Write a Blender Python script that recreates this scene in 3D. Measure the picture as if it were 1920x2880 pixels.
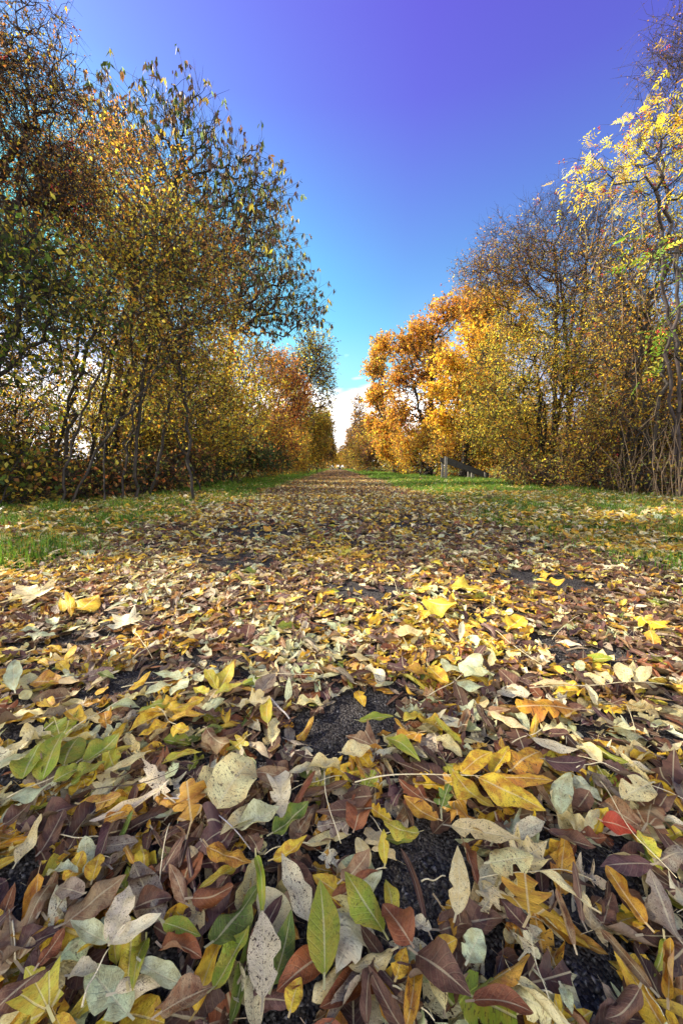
import bpy, math, random
import numpy as np
from mathutils import Vector, Matrix, Euler
R = math.radians
S = bpy.context.scene
for o in list(bpy.data.objects):
    bpy.data.objects.remove(o)
COL = S.collection
rng = np.random.default_rng(11)

# ------------------------------------------------------------------ camera
cam_d = bpy.data.cameras.new('camera')
cam = bpy.data.objects.new('camera', cam_d); COL.objects.link(cam)
cam_d.sensor_fit = 'VERTICAL'; cam_d.sensor_height = 36; cam_d.sensor_width = 24
cam_d.lens = 18 / math.tan(R(54))
cam_d.clip_start = 0.02; cam_d.clip_end = 6000
cam.location = (0, 0, 0.5)
cam.rotation_euler = (R(90 - 6.88), 0, R(-0.82))
S.camera = cam
CM = cam.rotation_euler.to_matrix()
FPX = 1440 / math.tan(R(54))

def ray(px, py):                      # photograph pixel (1920x2880) -> direction
    return CM @ Vector(((px - 960) / FPX, -(py - 1440) / FPX, -1.0))

def at(px, py, z=0.02):               # point of the ground seen at a pixel
    d = ray(px, py); k = (z - 0.5) / d.z
    return Vector((d.x * k, d.y * k, z))

def far(px, py, y):                   # point at distance y up the path; metres per pixel there
    d = ray(px, py); k = y / d.y
    return Vector((d.x * k, y, 0.5 + d.z * k)), k / FPX

def to_px(p):
    q = CM.transposed() @ (Vector(p) - Vector((0, 0, 0.5)))
    if q.z > -0.02: return None
    return 960 + FPX * q.x / -q.z, 1440 - FPX * q.y / -q.z

# ------------------------------------------------------------------ sun, sky, exposure
SUN_EL, SUN_AZ = 37.0, -70.0          # degrees; azimuth measured from the path direction, minus = left
w = bpy.data.worlds.new('World'); S.world = w; w.use_nodes = True
nt = w.node_tree; nt.nodes.clear(); N = nt.nodes; L = nt.links
out = N.new('ShaderNodeOutputWorld'); bg = N.new('ShaderNodeBackground')
sky = N.new('ShaderNodeTexSky'); sky.sky_type = 'NISHITA'; sky.sun_disc = False
sky.sun_elevation = R(SUN_EL); sky.sun_rotation = R(SUN_AZ)
sky.altitude = 0; sky.air_density = 1.0; sky.dust_density = 0.6; sky.ozone_density = 2.0
bg.inputs['Strength'].default_value = 0.08
tc = N.new('ShaderNodeTexCoord'); sep = N.new('ShaderNodeSeparateXYZ')
L.new(tc.outputs['Generated'], sep.inputs[0])
asn = N.new('ShaderNodeMath'); asn.operation = 'ARCSINE'; L.new(sep.outputs['Z'], asn.inputs[0])
mp = N.new('ShaderNodeMapRange'); mp.inputs['From Min'].default_value = 0; mp.inputs['From Max'].default_value = R(60)
L.new(asn.outputs[0], mp.inputs['Value'])
tint = N.new('ShaderNodeValToRGB'); L.new(mp.outputs[0], tint.inputs[0])
def ramp_set(node, stops):
    e = node.color_ramp.elements
    while len(e) > 1: e.remove(e[-1])
    e[0].position = stops[0][0]; e[0].color = (*stops[0][1], 1)
    for p, c in stops[1:]:
        k = e.new(p); k.color = (*c, 1)
SKY_TINT = [(0.0, (.8, 1, .95)), (.25, (.74, 1.10, .97)), (.325, (.60, .99, .98)), (.405, (.55, .85, 1.0)), (.545, (.57, .62, 1.04)), (.68, (.62, .41, 1.07)), (.78, (.66, .355, 1.08)), (1.0, (.8, .6, 1.05))]
ramp_set(tint, SKY_TINT)
mul = N.new('ShaderNodeMix'); mul.data_type = 'RGBA'; mul.blend_type = 'MULTIPLY'; mul.inputs['Factor'].default_value = 1
L.new(sky.outputs[0], mul.inputs[6]); L.new(tint.outputs[0], mul.inputs[7])
lx = N.new('ShaderNodeMapRange'); lx.inputs['From Min'].default_value = 0.15; lx.inputs['From Max'].default_value = -0.55
L.new(sep.outputs['X'], lx.inputs['Value'])
mul2 = N.new('ShaderNodeMix'); mul2.data_type = 'RGBA'; mul2.blend_type = 'MULTIPLY'; mul2.inputs[7].default_value = (0.84, 1.85, 0.96, 1)
lel = N.new('ShaderNodeMapRange'); lel.inputs['From Min'].default_value = R(14); lel.inputs['From Max'].default_value = R(27); L.new(asn.outputs[0], lel.inputs['Value'])
lf = N.new('ShaderNodeMath'); lf.operation = 'MULTIPLY'; L.new(lx.outputs[0], lf.inputs[0]); L.new(lel.outputs[0], lf.inputs[1])
L.new(lf.outputs[0], mul2.inputs['Factor'])
lav = N.new('ShaderNodeMix'); lav.data_type = 'RGBA'; lav.blend_type = 'MULTIPLY'; lav.inputs[7].default_value = (1.7, 0.98, 1.12, 1)
ab = N.new('ShaderNodeMath'); ab.operation = 'ABSOLUTE'; L.new(sep.outputs['X'], ab.inputs[0])
abr = N.new('ShaderNodeMapRange'); abr.inputs['From Min'].default_value = 0.12; abr.inputs['From Max'].default_value = 0.36; L.new(ab.outputs[0], abr.inputs['Value'])
inv = N.new('ShaderNodeMath'); inv.operation = 'SUBTRACT'; inv.inputs[0].default_value = 1.0; L.new(lel.outputs[0], inv.inputs[1])
lf2 = N.new('ShaderNodeMath'); lf2.operation = 'MULTIPLY'; L.new(abr.outputs[0], lf2.inputs[0]); L.new(inv.outputs[0], lf2.inputs[1])
L.new(lf2.outputs[0], lav.inputs['Factor']); L.new(mul.outputs[2], lav.inputs[6]); L.new(lav.outputs[2], mul2.inputs[6])
# low bright clouds along the horizon; unseen bank behind camera added as fill light
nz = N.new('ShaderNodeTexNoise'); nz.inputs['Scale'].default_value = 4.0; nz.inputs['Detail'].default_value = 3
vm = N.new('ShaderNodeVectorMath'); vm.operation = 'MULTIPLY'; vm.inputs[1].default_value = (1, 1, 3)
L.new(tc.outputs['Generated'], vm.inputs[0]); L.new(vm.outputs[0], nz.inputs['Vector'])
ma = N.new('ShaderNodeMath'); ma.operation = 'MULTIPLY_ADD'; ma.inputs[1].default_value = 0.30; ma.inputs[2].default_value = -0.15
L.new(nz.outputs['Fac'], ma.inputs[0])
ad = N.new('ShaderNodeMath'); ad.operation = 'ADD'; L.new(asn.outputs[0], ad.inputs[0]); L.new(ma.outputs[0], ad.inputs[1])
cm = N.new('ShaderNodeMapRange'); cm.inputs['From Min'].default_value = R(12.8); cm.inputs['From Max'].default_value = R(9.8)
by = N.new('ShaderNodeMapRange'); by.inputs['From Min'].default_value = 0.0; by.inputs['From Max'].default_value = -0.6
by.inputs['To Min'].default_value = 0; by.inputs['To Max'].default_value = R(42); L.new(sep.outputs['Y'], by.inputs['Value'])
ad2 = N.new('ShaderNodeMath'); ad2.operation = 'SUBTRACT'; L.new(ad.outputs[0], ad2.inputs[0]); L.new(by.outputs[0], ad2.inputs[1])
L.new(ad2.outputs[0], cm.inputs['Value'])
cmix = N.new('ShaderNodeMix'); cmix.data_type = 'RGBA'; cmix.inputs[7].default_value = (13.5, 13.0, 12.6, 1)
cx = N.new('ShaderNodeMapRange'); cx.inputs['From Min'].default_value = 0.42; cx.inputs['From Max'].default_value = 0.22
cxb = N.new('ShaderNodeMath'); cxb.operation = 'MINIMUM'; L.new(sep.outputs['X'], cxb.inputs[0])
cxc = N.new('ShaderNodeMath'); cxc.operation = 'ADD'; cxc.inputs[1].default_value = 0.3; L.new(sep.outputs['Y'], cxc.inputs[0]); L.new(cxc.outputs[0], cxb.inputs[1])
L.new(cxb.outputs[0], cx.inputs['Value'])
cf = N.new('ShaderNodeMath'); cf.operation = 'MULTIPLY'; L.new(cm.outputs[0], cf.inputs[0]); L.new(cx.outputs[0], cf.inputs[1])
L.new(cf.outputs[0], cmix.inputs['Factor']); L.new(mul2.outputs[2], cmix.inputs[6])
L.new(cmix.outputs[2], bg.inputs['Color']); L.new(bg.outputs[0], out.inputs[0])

sun_d = bpy.data.lights.new('sun', 'SUN'); sun = bpy.data.objects.new('sun', sun_d); COL.objects.link(sun)
sun_d.energy = 5.0; sun_d.angle = R(0.53); sun_d.color = (1.0, 0.86, 0.66)
sd = Vector((math.sin(R(SUN_AZ)) * math.cos(R(SUN_EL)), math.cos(R(SUN_AZ)) * math.cos(R(SUN_EL)), math.sin(R(SUN_EL))))
sun.rotation_euler = sd.to_track_quat('Z', 'Y').to_euler()
S.view_settings.view_transform = 'Standard'; S.view_settings.look = 'None'
S.view_settings.gamma = 1.0; S.view_settings.use_curve_mapping = False
S.view_settings.exposure = 1.72
try:
    S.cycles.max_bounces = 8; S.cycles.diffuse_bounces = 4; S.cycles.transmission_bounces = 6
except Exception:
    pass

# ------------------------------------------------------------------ helpers
def link(o, parent=None):
    COL.objects.link(o)
    if parent: o.parent = parent
    return o

def tag(o, label=None, cat=None, group=None, kind=None):
    if label: o['label'] = label
    if cat: o['category'] = cat
    if group: o['group'] = group
    if kind: o['kind'] = kind
    return o

def empty(name, loc=(0, 0, 0), rz=0.0):
    o = bpy.data.objects.new(name, None); o.location = loc; o.rotation_euler.z = rz
    o.empty_display_size = 0.1
    return link(o)

def mesh_np(name, V, F, mat, parent=None, uv=None, cols=None, smooth=False, loc=None):
    """V (n,3); F (m,k) or a list of such arrays; uv per vertex; cols {name: (n,4)}"""
    V = np.asarray(V, np.float32)
    if not isinstance(F, (list, tuple)): F = [F]
    F = [np.asarray(f, np.int32) for f in F if len(f)]
    me = bpy.data.meshes.new(name)
    li = np.concatenate([f.ravel() for f in F])
    tot = np.concatenate([np.full(len(f), f.shape[1], np.int32) for f in F])
    st = np.concatenate([[0], np.cumsum(tot)[:-1]]).astype(np.int32)
    me.vertices.add(len(V)); me.vertices.foreach_set('co', V.ravel())
    me.loops.add(len(li)); me.loops.foreach_set('vertex_index', li)
    me.polygons.add(len(tot)); me.polygons.foreach_set('loop_start', st)
    try: me.polygons.foreach_set('loop_total', tot)
    except Exception: pass
    if smooth: me.polygons.foreach_set('use_smooth', np.ones(len(tot), bool))
    if uv is not None:
        ul = me.uv_layers.new(name='UVMap')
        ul.data.foreach_set('uv', np.asarray(uv, np.float32)[li].ravel())
    for k, c in (cols or {}).items():
        a = me.color_attributes.new(k, 'FLOAT_COLOR', 'POINT')
        a.data.foreach_set('color', np.asarray(c, np.float32).ravel())
    me.update(calc_edges=True); me.validate()
    me.materials.append(mat)
    o = bpy.data.objects.new(name, me)
    if loc is not None: o.location = loc
    return link(o, parent)

def unit(v):
    return v / np.maximum(np.linalg.norm(v, axis=-1, keepdims=True), 1e-9)

def tubes(P0, P1, R0, R1, k):
    """independent tapered prisms -> V, F(quads)"""
    n = len(P0)
    d = unit(P1 - P0)
    a = np.where(np.abs(d[:, 2:3]) < 0.9, np.array([[0, 0, 1.0]]), np.array([[1.0, 0, 0]]))
    u = unit(np.cross(d, a)); v = np.cross(d, u)
    th = np.arange(k) * 2 * math.pi / k
    ring = u[:, None, :] * np.cos(th)[None, :, None] + v[:, None, :] * np.sin(th)[None, :, None]
    A = P0[:, None, :] + ring * R0[:, None, None]
    B = P1[:, None, :] + ring * R1[:, None, None]
    V = np.concatenate([A, B], 1).reshape(-1, 3)
    i = np.arange(k); j = (i + 1) % k
    f = np.stack([i, j, j + k, i + k], 1)
    F = (f[None] + (np.arange(n) * 2 * k)[:, None, None]).reshape(-1, 4)
    return V, F

def polytube(pts, r0, r1, k=6):
    P = np.asarray(pts, float); n = len(P)
    t = np.linspace(0, 1, n); r = r0 + (r1 - r0) * t
    T = unit(np.gradient(P, axis=0))
    a = np.array([0, 0, 1.0]) if abs(T[0, 2]) < 0.9 else np.array([1.0, 0, 0])
    V = []
    for p, d, q in zip(P, T, r):
        u = unit(np.cross(d, a)); v = np.cross(d, u)
        for m in range(k):
            th = 2 * math.pi * m / k
            V.append(p + (u * math.cos(th) + v * math.sin(th)) * q)
    F = [[i * k + m, i * k + (m + 1) % k, (i + 1) * k + (m + 1) % k, (i + 1) * k + m] for i in range(n - 1) for m in range(k)]
    return np.array(V), np.array(F)

def smooth_line(pts, n):
    P = np.asarray(pts, float)
    if len(P) == 2: 
        t = np.linspace(0, 1, n)[:, None]; return P[0] * (1 - t) + P[1] * t
    s = np.concatenate([[0], np.cumsum(np.linalg.norm(np.diff(P, axis=0), axis=1))]); s /= s[-1]
    t = np.linspace(0, 1, n)
    Q = np.stack([np.interp(t, s, P[:, i]) for i in range(P.shape[1])], 1)
    for _ in range(2):
        Q[1:-1] = Q[1:-1] * 0.5 + (Q[:-2] + Q[2:]) * 0.25
    return Q

# ------------------------------------------------------------------ materials
def new_mat(name):
    m = bpy.data.materials.new(name); m.use_nodes = True
    t = m.node_tree; t.nodes.clear()
    return m, t.nodes, t.links

class G:                              # small node-graph writer
    def __init__(s, name):
        s.m, s.n, s.l = new_mat(name)
    def node(s, t, **kw):
        x = s.n.new(t)
        for k, v in kw.items(): setattr(x, k, v)
        return x
    def put(s, sock, v):
        if isinstance(v, bpy.types.NodeSocket): s.l.new(v, sock)
        else: sock.default_value = v
    def math(s, op, a, b=None, c=None, clamp=False):
        x = s.node('ShaderNodeMath', operation=op, use_clamp=clamp)
        s.put(x.inputs[0], a)
        if b is not None: s.put(x.inputs[1], b)
        if c is not None: s.put(x.inputs[2], c)
        return x.outputs[0]
    def mix(s, f, a, b, blend='MIX'):
        x = s.node('ShaderNodeMix', data_type='RGBA', blend_type=blend)
        s.put(x.inputs[0], f)
        for k, v in ((6, a), (7, b)):
            s.put(x.inputs[k], (*v, 1) if isinstance(v, tuple) and len(v) == 3 else v)
        return x.outputs[2]
    def noise(s, vec, scale, detail=3, rough=0.5):
        x = s.node('ShaderNodeTexNoise'); x.inputs['Scale'].default_value = scale
        x.inputs['Detail'].default_value = detail; x.inputs['Roughness'].default_value = rough
        if vec is not None: s.l.new(vec, x.inputs['Vector'])
        return x.outputs['Fac']
    def rng(s, v, a, b, c=0.0, d=1.0, smooth=False):
        x = s.node('ShaderNodeMapRange', interpolation_type='SMOOTHSTEP' if smooth else 'LINEAR')
        s.put(x.inputs[0], v)
        for k, q in ((1, a), (2, b), (3, c), (4, d)): x.inputs[k].default_value = q
        return x.outputs[0]
    def out(s, shader):
        o = s.node('ShaderNodeOutputMaterial'); s.l.new(shader, o.inputs[0]); return s.m

def litter_material(name, lobed=False):
    g = G(name)
    a = g.node('ShaderNodeAttribute', attribute_name='col'); b = g.node('ShaderNodeAttribute', attribute_name='col2')
    uv = g.node('ShaderNodeUVMap', uv_map='UVMap')
    sp = g.node('ShaderNodeSeparateXYZ'); g.l.new(uv.outputs[0], sp.inputs[0])
    u = g.math('ABSOLUTE', g.math('MULTIPLY_ADD', sp.outputs[0], 2.0, -1.0)); v = sp.outputs[1]
    cb = g.node('ShaderNodeCombineXYZ'); g.put(cb.inputs[0], g.math('MULTIPLY', sp.outputs[0], 1.0))
    g.put(cb.inputs[1], g.math('MULTIPLY', v, 2.2)); g.put(cb.inputs[2], g.math('MULTIPLY', a.outputs['Alpha'], 61.0))
    vec = cb.outputs[0]
    n1 = g.noise(vec, 2.2, 4, 0.6)
    f = g.math('ADD', g.rng(n1, 0.40, 0.66, smooth=True), g.math('MULTIPLY', g.math('POWER', u, 5.0), 0.30), clamp=True)
    base = g.mix(f, a.outputs['Color'], b.outputs['Color'])
    fine = g.noise(vec, 26, 3, 0.65)
    base = g.mix(1.0, base, g.mix(fine, (0.72, 0.72, 0.72), (1.28, 1.28, 1.28)), 'MULTIPLY')
    spot = g.math('MULTIPLY', g.rng(g.noise(vec, 8.5, 3, 0.6), 0.60, 0.645, smooth=True), g.math('MULTIPLY', b.outputs['Alpha'], 1.3), clamp=True)
    spot2 = g.math('MULTIPLY', g.rng(g.noise(vec, 22.0, 2, 0.5), 0.615, 0.655, smooth=True), g.math('MULTIPLY', b.outputs['Alpha'], 1.4), clamp=True)
    base = g.mix(g.math('MAXIMUM', spot, spot2), base, (0.045, 0.022, 0.012))
    if lobed:
        uc = g.math('MULTIPLY_ADD', sp.outputs[0], 2.0, -1.0)
        ang = g.math('ABSOLUTE', g.math('ARCTAN2', uc, g.math('ADD', v, 0.02)))
        d0 = g.math('MINIMUM', ang, g.math('MINIMUM', g.math('ABSOLUTE', g.math('SUBTRACT', ang, 0.72)), g.math('ABSOLUTE', g.math('SUBTRACT', ang, 1.30))))
        rr = g.math('SQRT', g.math('ADD', g.math('MULTIPLY', uc, uc), g.math('MULTIPLY', v, v)))
        mid = g.rng(g.math('MULTIPLY', d0, rr), 0.012, 0.028, 1.0, 0.0, True)
        side = g.rng(fine, 0.6, 0.7, 0, 0.2)
    else:
        mid = g.rng(u, 0.03, 0.085, 1.0, 0.0, True)
        t = g.math('FRACT', g.math('SUBTRACT', g.math('MULTIPLY', v, 9.0), g.math('MULTIPLY', u, 1.9)))
        side = g.rng(g.math('ABSOLUTE', g.math('SUBTRACT', t, 0.5)), 0.03, 0.10, 1.0, 0.0, True)
    pale = g.mix(0.55, base, (0.62, 0.56, 0.36))
    base = g.mix(g.math('MULTIPLY', mid, 0.75), base, pale)
    base = g.mix(g.math('MULTIPLY', side, 0.11), base, pale)
    geo = g.node('ShaderNodeNewGeometry')
    base = g.mix(g.math('MULTIPLY', geo.outputs['Backfacing'], 0.22), base, (0.40, 0.36, 0.25))
    bump = g.node('ShaderNodeBump'); bump.inputs['Strength'].default_value = 0.5; bump.inputs['Distance'].default_value = 0.003
    hgt_ = g.math('SUBTRACT', g.math('MULTIPLY', g.noise(vec, 7, 4, 0.6), 1.2), g.math('ADD', g.math('MULTIPLY', mid, 0.25), g.math('MULTIPLY', side, 0.3)))
    g.put(bump.inputs['Height'], hgt_)
    p = g.node('ShaderNodeBsdfPrincipled'); g.put(p.inputs['Base Color'], base)
    p.inputs['Roughness'].default_value = 0.47; p.inputs['Specular IOR Level'].default_value = 0.35
    g.l.new(bump.outputs[0], p.inputs['Normal'])
    tr = g.node('ShaderNodeBsdfTranslucent'); g.put(tr.inputs['Color'], g.mix(1.0, base, (1.2, 1.1, 0.7), 'MULTIPLY'))
    ms = g.node('ShaderNodeMixShader'); ms.inputs[0].default_value = 0.25
    g.l.new(p.outputs[0], ms.inputs[1]); g.l.new(tr.outputs[0], ms.inputs[2])
    return g.out(ms.outputs[0])

def foliage_material(name, trans=0.5):
    g = G(name)
    a = g.node('ShaderNodeAttribute', attribute_name='col')
    d = g.node('ShaderNodeBsdfPrincipled'); g.l.new(a.outputs['Color'], d.inputs['Base Color'])
    d.inputs['Roughness'].default_value = 0.6; d.inputs['Specular IOR Level'].default_value = 0.15
    t = g.node('ShaderNodeBsdfTranslucent'); g.put(t.inputs['Color'], g.mix(1.0, a.outputs['Color'], (1.25, 1.15, 0.75), 'MULTIPLY'))
    ms = g.node('ShaderNodeMixShader'); ms.inputs[0].default_value = trans
    g.l.new(d.outputs[0], ms.inputs[1]); g.l.new(t.outputs[0], ms.inputs[2])
    return g.out(ms.outputs[0])

def bark_material(name, c0, c1, scale=14):
    g = G(name)
    tcn = g.node('ShaderNodeTexCoord')
    mpn = g.node('ShaderNodeMapping'); mpn.inputs['Scale'].default_value = (1, 1, 0.35); g.l.new(tcn.outputs['Object'], mpn.inputs[0])
    n = g.noise(mpn.outputs[0], scale, 5, 0.7)
    col = g.mix(g.rng(n, 0.35, 0.65), c0, c1)
    p = g.node('ShaderNodeBsdfPrincipled'); g.put(p.inputs['Base Color'], col); p.inputs['Roughness'].default_value = 0.85
    bp = g.node('ShaderNodeBump'); bp.inputs['Strength'].default_value = 0.6; bp.inputs['Distance'].default_value = 0.01
    g.put(bp.inputs['Height'], n); g.l.new(bp.outputs[0], p.inputs['Normal'])
    return g.out(p.outputs[0])

M_LEAF = litter_material('fallen_leaf'); M_LOBE = litter_material('fallen_lobed_leaf', True)
M_FOL = foliage_material('crown_foliage', 0.58)
M_FOLD = foliage_material('limp_ash_foliage', 0.22)
M_GRASS = foliage_material('grass_blade', 0.35)
M_BARK = bark_material('bark', (0.009, 0.007, 0.006), (0.036, 0.028, 0.022))
M_PURPLE = bark_material('purple_twig_bark', (0.012, 0.008, 0.008), (0.045, 0.03, 0.029))
M_PALE = bark_material('pale_stem_bark', (0.12, 0.075, 0.045), (0.34, 0.24, 0.15), 9)
M_STALK = bark_material('pale_leaf_stalk', (0.42, 0.36, 0.20), (0.62, 0.56, 0.38), 60)
M_DARKTWIG = bark_material('dark_twig', (0.03, 0.02, 0.015), (0.08, 0.05, 0.035), 60)
M_GREYTWIG = bark_material('grey_twig', (0.22, 0.2, 0.2), (0.4, 0.38, 0.38), 60)

def berry_material():
    g = G('red_berry'); p = g.node('ShaderNodeBsdfPrincipled')
    oi = g.node('ShaderNodeTexCoord')
    g.put(p.inputs['Base Color'], g.mix(g.noise(oi.outputs['Object'], 30, 2), (0.30, 0.012, 0.01), (0.5, 0.04, 0.02)))
    p.inputs['Roughness'].default_value = 0.3
    return g.out(p.outputs[0])
M_BERRY = berry_material()

def gravel_material():
    g = G('dark_gravel'); tcn = g.node('ShaderNodeTexCoord'); o = tcn.outputs['Object']
    vo = g.node('ShaderNodeTexVoronoi'); vo.inputs['Scale'].default_value = 240; g.l.new(o, vo.inputs['Vector'])
    sc = g.node('ShaderNodeSeparateColor'); g.l.new(vo.outputs['Color'], sc.inputs[0])
    v = g.math('POWER', sc.outputs[0], 2.0)
    c = g.mix(v, (0.016, 0.016, 0.019), (0.095, 0.093, 0.098))
    c = g.mix(g.math('MULTIPLY', g.noise(o, 3.0, 4), 0.6), c, (0.03, 0.022, 0.017))
    # brown leaf crumbs trodden into the far surface
    cr = g.node('ShaderNodeTexVoronoi'); cr.inputs['Scale'].default_value = 34; g.l.new(o, cr.inputs['Vector'])
    s2 = g.node('ShaderNodeSeparateColor'); g.l.new(cr.outputs['Color'], s2.inputs[0])
    yy = g.node('ShaderNodeSeparateXYZ'); g.l.new(o, yy.inputs[0])
    c = g.mix(g.math('MULTIPLY', g.rng(s2.outputs[0], 0.62, 0.64), g.rng(yy.outputs[1], 2.5, 6.0)), c, g.mix(s2.outputs[1], (0.05, 0.028, 0.02), (0.12, 0.065, 0.045)))
    p = g.node('ShaderNodeBsdfPrincipled'); g.put(p.inputs['Base Color'], c); p.inputs['Roughness'].default_value = 0.8; p.inputs['Specular IOR Level'].default_value = 0.12
    bp = g.node('ShaderNodeBump'); bp.inputs['Strength'].default_value = 0.9; bp.inputs['Distance'].default_value = 0.006
    g.put(bp.inputs['Height'], g.math('SUBTRACT', 1.0, vo.outputs['Distance'])); g.l.new(bp.outputs[0], p.inputs['Normal'])
    return g.out(p.outputs[0])

def stone_material():
    g = G('gravel_stone'); a = g.node('ShaderNodeAttribute', attribute_name='col')
    p = g.node('ShaderNodeBsdfPrincipled'); g.l.new(a.outputs['Color'], p.inputs['Base Color']); p.inputs['Roughness'].default_value = 0.55
    return g.out(p.outputs[0])

def ground_material():
    g = G('grassy_ground'); tcn = g.node('ShaderNodeTexCoord'); o = tcn.outputs['Object']
    s = g.node('ShaderNodeSeparateXYZ'); g.l.new(o, s.inputs[0]); ax = s.outputs[0]
    n = g.noise(o, 2.5, 6, 0.7); n2 = g.noise(o, 28, 4, 0.7); n3 = g.noise(o, 0.12, 4)
    verge = g.mix(n2, (0.02, 0.045, 0.008), (0.06, 0.09, 0.02))
    mould = g.mix(n2, (0.022, 0.014, 0.009), (0.11, 0.065, 0.035))
    field = g.mix(n3, (0.10, 0.17, 0.035), (0.20, 0.24, 0.06))
    side = g.math('ADD', ax, g.math('MULTIPLY', g.math('SUBTRACT', n, 0.5), 1.2))
    c = g.mix(g.rng(side, 4.7, 5.2), verge, mould)
    c = g.mix(g.rng(side, -2.7, -3.2), c, mould)
    c = g.mix(g.rng(side, -5.6, -6.4), c, field)
    c = g.mix(g.rng(side, 9.0, 10.0), c, field)
    p = g.node('ShaderNodeBsdfPrincipled'); g.put(p.inputs['Base Color'], c); p.inputs['Roughness'].default_value = 0.95; p.inputs['Specular IOR Level'].default_value = 0.08
    bp = g.node('ShaderNodeBump'); bp.inputs['Strength'].default_value = 0.8; bp.inputs['Distance'].default_value = 0.03
    g.put(bp.inputs['Height'], n2); g.l.new(bp.outputs[0], p.inputs['Normal'])
    return g.out(p.outputs[0])

# ------------------------------------------------------------------ ground, path
def vnoise(x, y):
    return (np.sin(x * 1.7 + 1.3 * np.sin(y * 1.1)) * np.sin(y * 1.9 + 1.1 * np.sin(x * 1.3 + 2)) +
            0.5 * np.sin(x * 4.3 + 2 * np.sin(y * 2.7)) * np.sin(y * 3.9 + 1)) / 1.5
def edge_l(y): return -1.52 + 0.10 * np.sin(y * 1.3 + .5) + 0.06 * np.sin(y * 3.7)
def edge_r(y): return 1.58 + 0.12 * np.sin(y * 0.9 + 2) + 0.07 * np.sin(y * 3.1 + 1)
def hgt(x, y):
    x = np.asarray(x, float); y = np.asarray(y, float)
    d = np.maximum(edge_l(y) - x, x - edge_r(y))
    s = np.clip(d / 0.7, 0, 1); s = s * s * (3 - 2 * s)
    fade = np.exp(-np.maximum(0, np.abs(x) - 7) / 20) * np.exp(-np.maximum(0, y - 90) / 60)
    return (s * (0.045 + 0.025 * vnoise(x, y)) - 0.006 * (1 - s)) * fade

def axis(step_list):
    o = []
    for a, b, s in step_list: o += list(np.arange(a, b - 1e-6, s))
    return np.array(o + [step_list[-1][1]])
gx = np.concatenate([[-3000, -1200, -500, -200, -90, -45, -25, -15], axis([(-9, -3, .3), (-3, 3, .12), (3, 9, .3)]), [15, 25, 45, 90, 200, 500, 1200, 3000]])
gy = np.concatenate([[-600, -200, -60, -20, -8], axis([(-4, 10, .2), (10, 40, .6), (40, 100, 2)]), [140, 200, 320, 600, 1200, 3000]])
def grid(name, xs, ys, zf, mat):
    X, Y = np.meshgrid(xs, ys); Z = zf(X, Y)
    nx = len(xs); i = np.arange(nx - 1)[None, :] + (np.arange(len(ys) - 1) * nx)[:, None]; i = i.ravel()
    return mesh_np(name, np.stack([X, Y, Z], -1).reshape(-1, 3), np.stack([i, i + 1, i + nx + 1, i + nx], 1), mat, smooth=True)
tag(grid('ground', gx, gy, hgt, ground_material()), kind='structure')
ys = np.concatenate([[-60, -20, -6], axis([(-3, 12, .15), (12, 60, .5)]), np.arange(62, 130, 2.0)])
T = np.linspace(0, 1, 22)[None, :]
PX = edge_l(ys)[:, None] * (1 - T) + edge_r(ys)[:, None] * T; PY = np.repeat(ys[:, None], 22, 1)
nx = 22; ii = (np.arange(nx - 1)[None, :] + (np.arange(len(ys) - 1) * nx)[:, None]).ravel()
PZ = 0.004 + 0.002 * vnoise(PX * 3, PY * 3)
tag(mesh_np('path', np.stack([PX, PY, PZ], -1).reshape(-1, 3), np.stack([ii, ii + 1, ii + nx + 1, ii + nx], 1), gravel_material(), smooth=True), kind='structure')

# loose stones of the gravel
n = 60000
sy = 0.2 + 3.0 * rng.random(n) ** 1.8; sx = rng.uniform(-1, 1, n) * (sy * 1.0 + .15); k = np.abs(sx) < 1.5; sx, sy = sx[k], sy[k]; n = len(sx)
oct_v = np.array([[1, 0, 0], [0, 1, 0], [-1, 0, 0], [0, -1, 0], [0, 0, 1], [0, 0, -1.0]])
oct_f = np.array([[0, 1, 4], [1, 2, 4], [2, 3, 4], [3, 0, 4], [1, 0, 5], [2, 1, 5], [3, 2, 5], [0, 3, 5]])
sz = (0.0009 + 0.0026 * rng.random(n) ** 3)
V = oct_v[None] * (sz[:, None, None] * rng.uniform(.6, 1.3, (n, 1, 3))) + rng.normal(0, .33, (n, 6, 3)) * sz[:, None, None]
V = V + np.stack([sx, sy, 0.004 + sz * .6], -1)[:, None, :]
g_ = (0.018 + 0.11 * rng.random(n) ** 3)
cc = np.stack([g_, g_ * .98, g_ * 1.04, np.ones(n)], 1)
tag(mesh_np('gravel', V.reshape(-1, 3), (oct_f[None] + (np.arange(n) * 6)[:, None, None]).reshape(-1, 3), stone_material(), cols={'col': np.repeat(cc, 6, 0)}), kind='stuff')

# ------------------------------------------------------------------ leaf shapes
def prof(v, kind):
    if kind == 'lance':  return np.sin(np.pi * np.clip(v, 0, 1) ** 0.85) ** 0.85 * (1 - 0.25 * v)* 1.12
    if kind == 'oval':   return np.sin(np.pi * np.clip(v, 0, 1) ** 0.8) ** 0.62
    if kind == 'strip':  return np.sin(np.pi * np.clip(v, 0, 1) ** 0.9) ** 0.7
    return np.sin(np.pi * v)

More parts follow.
